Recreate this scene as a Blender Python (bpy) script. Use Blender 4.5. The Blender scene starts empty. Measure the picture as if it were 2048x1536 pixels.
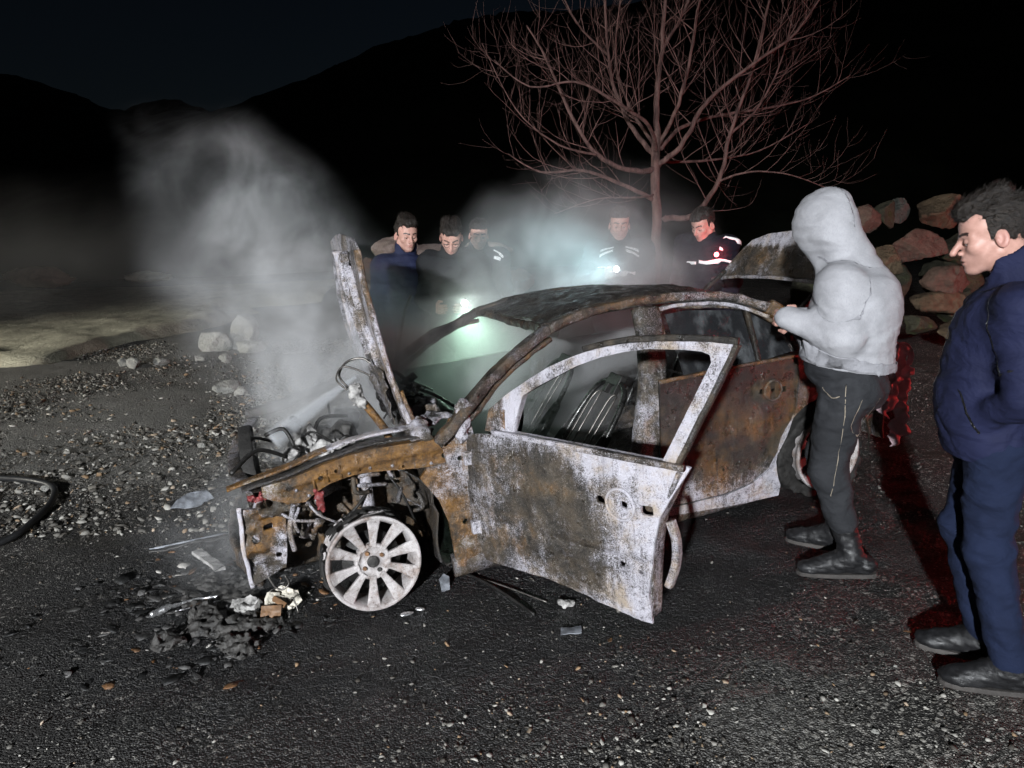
import bpy, bmesh, math, random, time
import numpy as np
import openvdb as vdb
from mathutils import Vector, Matrix, Euler, noise as mnoise
from mathutils.geometry import delaunay_2d_cdt
random.seed(7); RNG = np.random.default_rng(11)
SC = bpy.context.scene; COL = SC.collection
R = math.radians
# ------------------------------------------------------------------ camera, sky, lights, exposure
cd = bpy.data.cameras.new("camera"); cam = bpy.data.objects.new("camera", cd); COL.objects.link(cam)
cd.sensor_width = 36.0; cd.lens = 36.0 * 1400 / 2048; cd.clip_end = 4000; cd.clip_start = 0.05
cam.location = (0, 0, 1.66); cam.rotation_euler = (math.pi / 2 - math.atan(283 / 1400), 0, 0)
SC.camera = cam
W = bpy.data.worlds.new("World"); SC.world = W; W.use_nodes = True
wn = W.node_tree.nodes; bg = wn["Background"]
sky = wn.new("ShaderNodeTexSky"); sky.sky_type = 'NISHITA'; sky.sun_disc = False
sky.sun_elevation = R(24); sky.sun_rotation = R(205); sky.altitude = 300
W.node_tree.links.new(sky.outputs[0], bg.inputs[0]); bg.inputs[1].default_value = 0.0010
sl = bpy.data.lights.new("moon", 'SUN'); sl.energy = 0.012; sl.angle = R(0.5); sl.color = (0.8, 0.88, 1.0)
so = bpy.data.objects.new("moon", sl); COL.objects.link(so)
so.rotation_euler = (R(66), 0, R(25))
def spot(name, loc, aim, watts, col, size, blend=0.5, rad=0.1):
    l = bpy.data.lights.new(name, 'SPOT'); l.energy = watts; l.color = col; l.spot_size = R(size); l.spot_blend = blend; l.shadow_soft_size = rad
    o = bpy.data.objects.new(name, l); COL.objects.link(o); o.location = loc
    o.rotation_euler = (Vector(aim) - Vector(loc)).to_track_quat('-Z', 'Y').to_euler()
    return o
def point(name, loc, watts, col, rad=0.1):
    l = bpy.data.lights.new(name, 'POINT'); l.energy = watts; l.color = col; l.shadow_soft_size = rad
    o = bpy.data.objects.new(name, l); COL.objects.link(o); o.location = loc; return o
# fire engine floodlight standing behind the photographer, headlight of a parked patrol car at far left, red beacon of another at right
spot("fire_engine_floodlight", (-2.6, -7.6, 3.4), (-0.7, 3.7, 0.2), 11500, (0.93, 0.965, 1.0), 62, 1.0, 0.16)
spot("patrol_car_headlight", (-15.0, 4.5, 1.9), (-5.8, 10.0, 0.0), 5000, (1.0, 0.97, 0.86), 80, 0.9, 0.1)
point("patrol_car_beacon", (8.4, 4.9, 1.0), 430, (1.0, 0.055, 0.05), 0.12)
SC.view_settings.view_transform = 'Standard'; SC.view_settings.look = 'None'
SC.view_settings.exposure = 0.0; SC.view_settings.gamma = 1.0; SC.view_settings.use_curve_mapping = False
SC.render.engine = 'CYCLES'
cy = SC.cycles
cy.use_denoising = True
try: cy.denoiser = 'OPENIMAGEDENOISE'
except Exception: pass
cy.use_adaptive_sampling = True; cy.adaptive_threshold = 0.04; cy.adaptive_min_samples = 24
cy.max_bounces = 5; cy.diffuse_bounces = 2; cy.glossy_bounces = 2; cy.transmission_bounces = 3; cy.volume_bounces = 1
cy.transparent_max_bounces = 12; cy.caustics_reflective = False; cy.caustics_refractive = False
cy.volume_step_rate = 1.0; cy.volume_max_steps = 160
cy.sample_clamp_indirect = 4.0

# ------------------------------------------------------------------ node helpers
class NT:
    def __init__(s, name):
        s.m = bpy.data.materials.new(name); s.m.use_nodes = True
        s.t = s.m.node_tree; s.n = s.t.nodes; s.b = s.n["Principled BSDF"]; s.out = s.n["Material Output"]
    def add(s, typ, ins=None, **props):
        nd = s.n.new("ShaderNode" + typ)
        for k, v in props.items(): setattr(nd, k, v)
        if ins:
            for k, v in ins.items(): s.set(nd.inputs[k], v)
        return nd
    def set(s, sock, v):
        if isinstance(v, bpy.types.NodeSocket): s.t.links.new(v, sock)
        elif isinstance(v, bpy.types.Node): s.t.links.new(v.outputs[0], sock)
        else:
            if hasattr(sock.default_value, "__len__") and not hasattr(v, "__len__"): v = [v] * len(sock.default_value)
            if sock.type == 'RGBA' and len(v) == 3: v = (*v, 1)
            sock.default_value = v
    def math(s, op, a, b=0.0, c=0.0, clamp=False):
        nd = s.n.new("ShaderNodeMath"); nd.operation = op; nd.use_clamp = clamp
        s.set(nd.inputs[0], a); s.set(nd.inputs[1], b)
        if op in ('MULTIPLY_ADD', 'SMOOTH_MIN', 'SMOOTH_MAX', 'WRAP', 'COMPARE'): s.set(nd.inputs[2], c)
        return nd.outputs[0]
    def step(s, x, lo, hi):
        nd = s.n.new("ShaderNodeMapRange"); nd.interpolation_type = 'SMOOTHSTEP'
        s.set(nd.inputs[0], x); s.set(nd.inputs[1], lo); s.set(nd.inputs[2], hi); s.set(nd.inputs[3], 0.0); s.set(nd.inputs[4], 1.0)
        return nd.outputs[0]
    def mapr(s, x, a, b, c, d):
        nd = s.n.new("ShaderNodeMapRange"); s.set(nd.inputs[0], x); s.set(nd.inputs[1], a); s.set(nd.inputs[2], b); s.set(nd.inputs[3], c); s.set(nd.inputs[4], d)
        return nd.outputs[0]
    def mix(s, f, a, b):
        nd = s.n.new("ShaderNodeMix"); nd.data_type = 'RGBA'
        s.set(nd.inputs[0], f); s.set(nd.inputs[6], a); s.set(nd.inputs[7], b); return nd.outputs[2]
    def noise(s, vec, scale, detail=5, rough=0.6, dist=0.0):
        nd = s.n.new("ShaderNodeTexNoise"); s.set(nd.inputs["Vector"], vec); s.set(nd.inputs["Scale"], scale); s.set(nd.inputs["Detail"], detail)
        s.set(nd.inputs["Roughness"], rough); s.set(nd.inputs["Distortion"], dist); return nd.outputs[0]
    def vor(s, vec, scale, out="Distance", feature='F1'):
        nd = s.n.new("ShaderNodeTexVoronoi"); nd.feature = feature; s.set(nd.inputs["Vector"], vec); s.set(nd.inputs["Scale"], scale); return nd.outputs[out]
    def coord(s, which="Object"): return s.n.new("ShaderNodeTexCoord").outputs[which]
    def mapv(s, vec, scale=(1, 1, 1), loc=(0, 0, 0), rot=(0, 0, 0)):
        nd = s.n.new("ShaderNodeMapping"); s.set(nd.inputs[0], vec); nd.inputs[1].default_value = loc; nd.inputs[2].default_value = rot; nd.inputs[3].default_value = scale
        return nd.outputs[0]
    def bump(s, h, strength=0.5, dist=0.01):
        nd = s.n.new("ShaderNodeBump"); s.set(nd.inputs["Height"], h); nd.inputs["Strength"].default_value = strength; nd.inputs["Distance"].default_value = dist
        s.t.links.new(nd.outputs[0], s.b.inputs["Normal"]); return nd
    def pr(s, **k):
        for a, v in k.items():
            nm = dict(color="Base Color", rough="Roughness", metal="Metallic", spec="Specular IOR Level", sss="Subsurface Weight", trans="Transmission Weight", emis="Emission Color", emstr="Emission Strength", alpha="Alpha", coat="Coat Weight", sheen="Sheen Weight").get(a, a)
            s.set(s.b.inputs[nm], v)
        return s.m

# ------------------------------------------------------------------ mesh helpers
def link_mesh(name, me, mat=None, parent=None, smooth=True):
    if mat: me.materials.append(mat)
    if smooth and len(me.polygons): me.polygons.foreach_set("use_smooth", [True] * len(me.polygons))
    o = bpy.data.objects.new(name, me); COL.objects.link(o)
    if parent: o.parent = parent
    return o
def mk(name, V, Fc, mat=None, parent=None, smooth=True, burn=None):
    me = bpy.data.meshes.new(name)
    V = [tuple(map(float, p)) for p in V]
    me.from_pydata(V, [], [tuple(map(int, f)) for f in Fc]); me.validate(); me.update()
    if burn is not None: setburn(me, burn)
    return link_mesh(name, me, mat, parent, smooth)
def mk_np(name, V, Q, mat=None, parent=None, smooth=True, burn=None):
    me = bpy.data.meshes.new(name); Q = np.asarray(Q, np.int32); k = Q.shape[1]
    me.vertices.add(len(V)); me.vertices.foreach_set("co", np.asarray(V, np.float32).ravel())
    me.loops.add(Q.size); me.loops.foreach_set("vertex_index", Q.ravel())
    me.polygons.add(len(Q)); me.polygons.foreach_set("loop_start", np.arange(0, Q.size, k, dtype=np.int32))
    me.update(calc_edges=True); me.validate()
    if burn is not None: setburn(me, burn)
    return link_mesh(name, me, mat, parent, smooth)
def setburn(me, burn):
    a = me.attributes.new("burn", 'FLOAT_COLOR', 'POINT'); n = len(me.vertices)
    if callable(burn):
        arr = np.array([(*burn(v.co), 1.0) for v in me.vertices], np.float32)
    else: arr = np.tile(np.array((*burn, 1.0), np.float32), (n, 1))
    a.data.foreach_set("color", arr.ravel())
def tag(o, label=None, cat=None, group=None, kind=None):
    if label: o["label"] = label
    if cat: o["category"] = cat
    if group: o["group"] = group
    if kind: o["kind"] = kind
    return o
def empty(name, loc=(0, 0, 0), rz=0.0):
    o = bpy.data.objects.new(name, None); COL.objects.link(o); o.location = loc; o.rotation_euler = (0, 0, rz); o.empty_display_size = 0.2
    return o
class MB:
    def __init__(s): s.V = []; s.F = []
    def addm(s, V, Fc):
        o = len(s.V); s.V += [tuple(p) for p in V]; s.F += [tuple(i + o for i in f) for f in Fc]; return s
    def box(s, c, h, rot=None, jit=0.0):
        V = []
        for x in (-1, 1):
            for y in (-1, 1):
                for z in (-1, 1):
                    p = Vector((x * h[0], y * h[1], z * h[2]))
                    if jit: p += Vector([random.uniform(-jit, jit) for _ in range(3)])
                    if rot is not None: p = rot @ p
                    V.append(p + Vector(c))
        return s.addm(V, [(0, 1, 3, 2), (4, 6, 7, 5), (0, 4, 5, 1), (2, 3, 7, 6), (0, 2, 6, 4), (1, 5, 7, 3)])
    def tube(s, path, r, n=8, cap=True, sec=None, up=None, twist=None):
        """round or shaped (sec = list of 2-D points, scaled by r) sweep along a path"""
        P = [Vector(p) for p in path]; m = len(P)
        if sec is None: sec = [(math.cos(2 * math.pi * i / n), math.sin(2 * math.pi * i / n)) for i in range(n)]
        n = len(sec); V = []; prev = Vector(up) if up is not None else None
        for i, p in enumerate(P):
            t = (P[min(i + 1, m - 1)] - P[max(i - 1, 0)])
            if t.length < 1e-9: t = Vector((0, 0, 1))
            t.normalize()
            if prev is None:
                prev = Vector((0, 0, 1)) if abs(t.z) < 0.9 else Vector((1, 0, 0))
            a = (prev - t * prev.dot(t))
            if a.length < 1e-6: a = t.orthogonal()
            a.normalize(); b = t.cross(a)
            if up is None: prev = a
            rr = r[i] if hasattr(r, "__len__") else r
            for (x, y) in sec: V.append(p + (a * y + b * x) * rr)
        Fc = []
        for i in range(m - 1):
            for j in range(n):
                k = (j + 1) % n; Fc.append((i * n + j, i * n + k, (i + 1) * n + k, (i + 1) * n + j))
        if cap: Fc.append(tuple(range(n - 1, -1, -1))); Fc.append(tuple((m - 1) * n + j for j in range(n)))
        return s.addm(V, Fc)
    def cyl(s, a, b, r1, r2=None, n=16): return s.tube([a, b], [r1, r1 if r2 is None else r2], n)
    def lathe(s, prof, n=48, mat4=None, close=False):
        """profile of (radius, height) round local z"""
        V = []; m = len(prof); Fc = []
        for i in range(n):
            a = 2 * math.pi * i / n
            for (r, z) in prof:
                p = Vector((r * math.cos(a), r * math.sin(a), z)); V.append(mat4 @ p if mat4 else p)
        for i in range(n):
            k = (i + 1) % n
            for j in range(m - 1 if not close else m):
                l = (j + 1) % m; Fc.append((i * m + j, k * m + j, k * m + l, i * m + l))
        return s.addm(V, Fc)
    def prism(s, out, f3, depth, f3b=None):
        """extruded polygon; f3 maps a 2-D point and an offset to 3-D"""
        n = len(out); V = [f3(p, 0.0) for p in out] + [f3(p, depth) for p in out]
        return s.addm(V, [tuple(range(n)), tuple(range(2 * n - 1, n - 1, -1))] + [(i, i + n, (i + 1) % n + n, (i + 1) % n) for i in range(n)])
    def build(s, name, mat=None, parent=None, smooth=False, burn=None, bevel=0.0, jitter=0.0):
        V = s.V
        if jitter: V = [Vector(p) + Vector(mnoise.noise_vector(Vector(p) * 9.0)) * jitter for p in V]
        o = mk(name, V, s.F, mat, parent, smooth, burn)
        bm = bmesh.new(); bm.from_mesh(o.data); bmesh.ops.recalc_face_normals(bm, faces=bm.faces); bm.to_mesh(o.data); bm.free()
        if bevel:
            md = o.modifiers.new("bevel", 'BEVEL'); md.width = bevel; md.segments = 2; md.limit_method = 'ANGLE'; md.angle_limit = R(35)
        return o
def catmull(pts, k=6):
    P = [Vector(p) for p in pts]; out = []
    for i in range(len(P) - 1):
        a, b, c, d = P[max(i - 1, 0)], P[i], P[i + 1], P[min(i + 2, len(P) - 1)]
        for j in range(k):
            t = j / k
            out.append(0.5 * ((2 * b) + (c - a) * t + (2 * a - 5 * b + 4 * c - d) * t * t + (3 * b - a - 3 * c + d) * t ** 3))
    out.append(P[-1]); return out
def inpoly(x, y, poly):
    c = False; j = len(poly) - 1
    for i in range(len(poly)):
        xi, yi = poly[i]; xj, yj = poly[j]
        if (yi > y) != (yj > y) and x < (xj - xi) * (y - yi) / (yj - yi) + xi: c = not c
        j = i
    return c
def panel(name, outline, holes, f3, step, mat, parent, thick=0.012, burn=None, smooth=True):
    """sheet-metal panel: outline and holes in 2-D, filled with a fine triangulation, mapped by f3(x, y, depth), given thickness"""
    def dens(poly):
        out = []
        for i in range(len(poly)):
            a = Vector(poly[i]); b = Vector(poly[(i + 1) % len(poly)]); k = max(1, int((b - a).length / step))
            out += [a.lerp(b, j / k) for j in range(k)]
        return out
    loops = [dens(outline)] + [dens(h) if len(h) < 12 else [Vector(p) for p in h] for h in holes]
    V = []; E = []
    for L in loops:
        o = len(V); V += L; E += [(o + i, o + (i + 1) % len(L)) for i in range(len(L))]
    xs = [p[0] for p in outline]; ys = [p[1] for p in outline]; y = min(ys) + step * 0.5; row = 0
    while y < max(ys):
        x = min(xs) + step * (0.5 if row % 2 else 0.0)
        while x < max(xs):
            q = (x + random.uniform(-.15, .15) * step, y + random.uniform(-.15, .15) * step)
            if inpoly(*q, outline) and not any(inpoly(*q, h) for h in holes):
                if min((Vector(q) - v).length_squared for v in loops[0]) > (0.45 * step) ** 2: V.append(Vector(q))
            x += step
        y += step * 0.87; row += 1
    rv, re_, rf, *_ = delaunay_2d_cdt(V, E, [], 0, 1e-5)
    keep = []
    for f in rf:
        c = sum((rv[i] for i in f), Vector((0, 0))) / len(f)
        if inpoly(c.x, c.y, outline) and not any(inpoly(c.x, c.y, h) for h in holes): keep.append(tuple(f))
    n = len(rv)
    P = [f3(p.x, p.y, 0.0) for p in rv] + [f3(p.x, p.y, thick) for p in rv]
    cnt = {}
    for f in keep:
        for i in range(len(f)):
            a, b = f[i], f[(i + 1) % len(f)]; cnt[(a, b)] = 1
    rim = [(a, b) for (a, b) in cnt if (b, a) not in cnt]
    Fc = keep + [tuple(i + n for i in reversed(f)) for f in keep] + [(b, a, a + n, b + n) for a, b in rim]
    me = bpy.data.meshes.new(name); me.from_pydata([tuple(p) for p in P], [], Fc); me.validate(); me.update()
    if burn is not None: setburn(me, burn)
    bm = bmesh.new(); bm.from_mesh(me); bmesh.ops.delete(bm, geom=[v for v in bm.verts if not v.link_faces], context='VERTS')
    bmesh.ops.recalc_face_normals(bm, faces=bm.faces); bm.to_mesh(me); bm.free()
    o = link_mesh(name, me, mat, parent, smooth)
    if smooth:
        try: me.set_sharp_from_angle(angle=R(50))
        except Exception: pass
    return o
def circ(c, r, n=20, ry=None): return [(c[0] + r * math.cos(2 * math.pi * i / n), c[1] + (ry or r) * math.sin(2 * math.pi * i / n)) for i in range(n)]
def rrect(c, hx, hy, r=0.006, n=4, rot=0.0):
    out = []
    for k, (sx, sy) in enumerate(((1, 1), (-1, 1), (-1, -1), (1, -1))):
        for i in range(n):
            a = math.pi / 2 * (k + i / (n - 1)); x = sx * (hx - r) + r * math.cos(a); y = sy * (hy - r) + r * math.sin(a)
            out.append((c[0] + x * math.cos(rot) - y * math.sin(rot), c[1] + x * math.sin(rot) + y * math.cos(rot)))
    return out
# ------------------------------------------------------------------ numpy noise and signed-distance fields
def hash3(i, j, k, seed):
    n = (i.astype(np.int64) * 374761393 + j.astype(np.int64) * 668265263 + k.astype(np.int64) * 2147483647 + seed * 974634777) & 0xffffffff
    n = ((n ^ (n >> 13)) * 1274126177) & 0xffffffff
    return ((n ^ (n >> 16)) & 0xffff).astype(np.float32) / 65535.0
def vnoise(X, Y, Z, seed=0):
    i = np.floor(X); j = np.floor(Y); k = np.floor(Z); fx = X - i; fy = Y - j; fz = Z - k
    fx = fx * fx * (3 - 2 * fx); fy = fy * fy * (3 - 2 * fy); fz = fz * fz * (3 - 2 * fz)
    def h(a, b, c): return hash3(i + a, j + b, k + c, seed)
    x0 = h(0, 0, 0) * (1 - fx) + h(1, 0, 0) * fx; x1 = h(0, 1, 0) * (1 - fx) + h(1, 1, 0) * fx
    y0 = h(0, 0, 1) * (1 - fx) + h(1, 0, 1) * fx; y1 = h(0, 1, 1) * (1 - fx) + h(1, 1, 1) * fx
    return ((x0 * (1 - fy) + x1 * fy) * (1 - fz) + (y0 * (1 - fy) + y1 * fy) * fz).astype(np.float32) * 2 - 1
def fbm(X, Y, Z, oct=3, seed=0, gain=0.5):
    a = 1.0; s = 0; f = 1.0
    for o in range(oct): s = s + a * vnoise(X * f, Y * f, Z * f, seed + o); a *= gain; f *= 2.03
    return s
def sstep(x, a, b):
    t = np.clip((x - a) / (b - a), 0, 1); return t * t * (3 - 2 * t)
class Field:
    def __init__(s, lo, hi, h):
        s.lo = np.array(lo, np.float32); s.h = h
        n = np.maximum(4, np.ceil((np.array(hi) - s.lo) / h).astype(int))
        s.ax = [s.lo[i] + h * np.arange(n[i], dtype=np.float32) for i in range(3)]
        s.d = np.full(n, 1.0, np.float32)
    def sub(s, lo, hi):
        sl = []
        for i in range(3):
            a = int(np.clip(np.floor((lo[i] - s.lo[i]) / s.h), 0, s.d.shape[i] - 1)); b = int(np.clip(np.ceil((hi[i] - s.lo[i]) / s.h) + 1, a + 1, s.d.shape[i])); sl.append(slice(a, b))
        return tuple(sl)
    def grid(s, sl): return (s.ax[0][sl[0]][:, None, None], s.ax[1][sl[1]][None, :, None], s.ax[2][sl[2]][None, None, :])
    def put(s, sl, d, k, op):
        c = s.d[sl]
        if op == 'u':
            if k <= 0: s.d[sl] = np.minimum(c, d)
            else: t = np.clip(0.5 + 0.5 * (c - d) / k, 0, 1); s.d[sl] = c * (1 - t) + d * t - k * t * (1 - t)
        elif op == 's':
            d = -d
            if k <= 0: s.d[sl] = np.maximum(c, d)
            else: t = np.clip(0.5 - 0.5 * (c - d) / k, 0, 1); s.d[sl] = c * (1 - t) + d * t + k * t * (1 - t)
    def cone(s, a, b, ra, rb, k=0.02, op='u', sy=1.0):
        a = np.array(a, np.float32); b = np.array(b, np.float32); m = max(ra, rb) * max(1, 1 / sy) + k + 3 * s.h
        sl = s.sub(np.minimum(a, b) - m, np.maximum(a, b) + m); X, Y, Z = s.grid(sl)
        ab = b - a; L = float(ab @ ab) + 1e-9
        t = np.clip(((X - a[0]) * ab[0] + (Y - a[1]) * ab[1] + (Z - a[2]) * ab[2]) / L, 0, 1)
        d = np.sqrt((X - a[0] - t * ab[0]) ** 2 + ((Y - a[1] - t * ab[1]) * sy) ** 2 + (Z - a[2] - t * ab[2]) ** 2) - (ra + (rb - ra) * t)
        s.put(sl, d, k, op); return s
    def ell(s, c, r, k=0.02, op='u', rot=None):
        c = np.array(c, np.float32); r = np.array(r, np.float32); m = float(r.max()) + k + 3 * s.h
        sl = s.sub(c - m, c + m); X, Y, Z = s.grid(sl); X = X - c[0]; Y = Y - c[1]; Z = Z - c[2]
        if rot is not None:
            M = np.array(Euler(rot).to_matrix()).T
            X, Y, Z = (M[0, 0] * X + M[0, 1] * Y + M[0, 2] * Z, M[1, 0] * X + M[1, 1] * Y + M[1, 2] * Z, M[2, 0] * X + M[2, 1] * Y + M[2, 2] * Z)
        k0 = np.sqrt((X / r[0]) ** 2 + (Y / r[1]) ** 2 + (Z / r[2]) ** 2); k1 = np.sqrt((X / r[0] ** 2) ** 2 + (Y / r[1] ** 2) ** 2 + (Z / r[2] ** 2) ** 2) + 1e-6
        d = np.where(k0 < 1e-3, -float(r.min()), k0 * (k0 - 1) / k1)
        s.put(sl, d, k, op); return s
    def half(s, p, n, k=0.0):
        """cut everything on the side the normal points to"""
        n = np.array(n, float); n /= np.linalg.norm(n); sl = (slice(None),) * 3; X, Y, Z = s.grid(sl)
        d = (X - p[0]) * n[0] + (Y - p[1]) * n[1] + (Z - p[2]) * n[2]
        s.put(sl, -d, k, 's'); return s
    def disp(s, amp, sc, seed=0, oct=2, stretch=(1, 1, 1), warp=0.0):
        X, Y, Z = np.broadcast_arrays(*s.grid((slice(None),) * 3)); near = np.abs(s.d) < amp * 3 + 3 * s.h
        x = X[near] * sc * stretch[0]; y = Y[near] * sc * stretch[1]; z = Z[near] * sc * stretch[2]
        if warp:
            w = fbm(x * .6, y * .6, z * .6, 1, seed + 50) * warp; x = x + w; z = z + w
        s.d[near] += amp * fbm(x, y, z, oct, seed); return s
    def crease(s, amp, sc, seed=0, stretch=(1, 1, 1), wid=.22):
        """narrow fold lines pressed into cloth"""
        X, Y, Z = np.broadcast_arrays(*s.grid((slice(None),) * 3)); near = np.abs(s.d) < amp * 3 + 3 * s.h
        x = X[near] * sc * stretch[0]; y = Y[near] * sc * stretch[1]; z = Z[near] * sc * stretch[2]; w = fbm(x * .7, y * .7, z * .7, 1, seed + 31) * 1.3
        n = fbm(x + w, y, z + w, 1, seed); m = sstep(fbm(x * .4, y * .4, z * .4, 1, seed + 9), -.2, .5)
        s.d[near] += (amp * np.clip(1 - np.abs(n) / wid, 0, 1) * m).astype(np.float32); return s
    def mesh(s):
        g = vdb.FloatGrid(); g.copyFromArray(np.ascontiguousarray(s.d))
        p, q = g.convertToQuads(isovalue=0.0)
        return p * s.h + s.lo, q
# ------------------------------------------------------------------ materials
def m_burnt():
    t = NT("burnt_metal"); c = t.coord("Object")
    at = t.add("Attribute", attribute_name="burn"); sp = t.add("SeparateColor", {0: at.outputs["Color"]})
    n1 = t.noise(c, 4.2, 8, 0.70, 0.5); n1b = t.noise(t.mapv(c, (1, 1, 1), (7, 3, 1)), 7, 7, 0.72, 0.3); n2 = t.noise(c, 34, 8, 0.78); n3 = t.noise(c, 170, 6, 0.75); n4 = t.noise(c, 480, 3, 0.7)
    streak = t.noise(t.mapv(c, (30, 30, 1.8)), 1.0, 5, 0.65); drip = t.noise(t.mapv(c, (55, 55, 1.2), (3, 1, 0)), 1.0, 3, 0.6)
    def lin(ch, *terms):
        x = ch
        for n, k in terms: x = t.math('ADD', x, t.math('MULTIPLY', t.math('SUBTRACT', n, 0.5), k))
        return x
    ash = t.step(lin(sp.outputs[0], (n1, 1.5), (n2, 1.5), (n3, 2.6), (streak, 0.9)), 0.20, 0.95)
    rust = t.step(lin(sp.outputs[1], (n1b, 1.3), (n2, 0.9), (streak, 0.7), (n3, 0.5)), 0.30, 0.88)
    soot = t.step(lin(sp.outputs[2], (n1, 0.9), (n2, 0.9), (streak, 1.0), (n3, 0.7)), 0.28, 0.85)
    dark = t.mix(t.step(n1b, 0.36, 0.66), (0.012, 0.011, 0.010), (0.070, 0.052, 0.034)); dark = t.mix(t.step(n3, 0.46, 0.74), dark, (0.150, 0.128, 0.105))
    rc = t.mix(t.step(n2, 0.32, 0.68), (0.058, 0.025, 0.007), (0.225, 0.112, 0.026)); rc = t.mix(t.step(t.math('ADD', t.math('MULTIPLY', n1, .6), t.math('MULTIPLY', n3, .5)), 0.56, 0.70), rc, (0.020, 0.015, 0.010)); rc = t.mix(t.step(streak, 0.50, 0.72), rc, (0.040, 0.022, 0.011)); rc = t.mix(t.step(n1, 0.56, 0.70), rc, (0.16, 0.115, 0.05))
    ac = t.mix(t.step(n4, 0.34, 0.66), (0.35, 0.335, 0.375), (0.53, 0.515, 0.57)); ac = t.mix(t.math('MULTIPLY', t.step(n1b, 0.46, 0.70), 0.85), ac, (0.34, 0.265, 0.185)); ac = t.mix(t.math('MULTIPLY', t.step(drip, 0.60, 0.72), 0.5), ac, (0.12, 0.11, 0.12))
    col = t.mix(rust, dark, rc); col = t.mix(ash, col, ac); col = t.mix(t.math('MULTIPLY', soot, 0.93), col, (0.012, 0.011, 0.010))
    pit = t.math('MULTIPLY', t.step(n3, 0.60, 0.72), t.step(n2, 0.42, 0.62)); col = t.mix(t.math('MULTIPLY', pit, 0.8), col, (0.022, 0.018, 0.015))
    t.bump(t.math('ADD', t.math('MULTIPLY', n2, 1.2), t.math('ADD', t.math('MULTIPLY', n3, 0.6), t.math('MULTIPLY', n1, 2.0))), 0.8, 0.007)
    rg = t.mapr(t.noise(c, 14, 5, 0.7), 0.38, 0.64, 0.17, 0.75); rg = t.math('MAXIMUM', rg, t.math('MULTIPLY', ash, 0.50))
    return t.pr(color=col, rough=rg, metal=t.math('MULTIPLY', t.math('SUBTRACT', 1.0, ash), 0.2), spec=0.5)
def m_simple(name, col, rough=0.7, var=0.35, scale=12, bumps=0.3, bd=0.004, metal=0.0, bscale=60, spec=0.4):
    t = NT(name); c = t.coord("Object"); n = t.noise(c, scale, 6, 0.65); n2 = t.noise(c, bscale, 5, 0.7)
    k = t.mix(t.step(n, 0.3, 0.7), tuple(x * (1 - var) for x in col), tuple(min(1, x * (1 + var)) for x in col))
    t.bump(n2, bumps, bd); return t.pr(color=k, rough=t.mapr(n2, .3, .7, max(.05, rough - .15), min(1, rough + .15)), metal=metal, spec=spec)
def m_rim():
    t = NT("ashy_alloy"); c = t.coord("Object"); n = t.noise(c, 8, 7, 0.72, .4); n2 = t.noise(c, 45, 7, 0.75); n3 = t.noise(c, 230, 4, 0.7)
    k = t.mix(t.step(n3, 0.32, 0.68), (0.31, 0.29, 0.29), (0.51, 0.48, 0.475)); k = t.mix(t.math('MULTIPLY', t.step(t.math('ADD', n, t.math('MULTIPLY', n2, 0.6)), 0.70, 0.98), 0.85), k, (0.17, 0.135, 0.12))
    k = t.mix(t.step(t.math('ADD', n2, t.math('MULTIPLY', n, .5)), 0.84, 0.95), k, (0.05, 0.04, 0.035)); k = t.mix(t.math('MULTIPLY', t.step(n, .55, .7), .5), k, (0.34, 0.25, 0.21))
    t.bump(t.math('ADD', n2, t.math('MULTIPLY', n3, .5)), 0.7, 0.004); return t.pr(color=k, rough=0.6, spec=0.4, metal=0.1)
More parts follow.
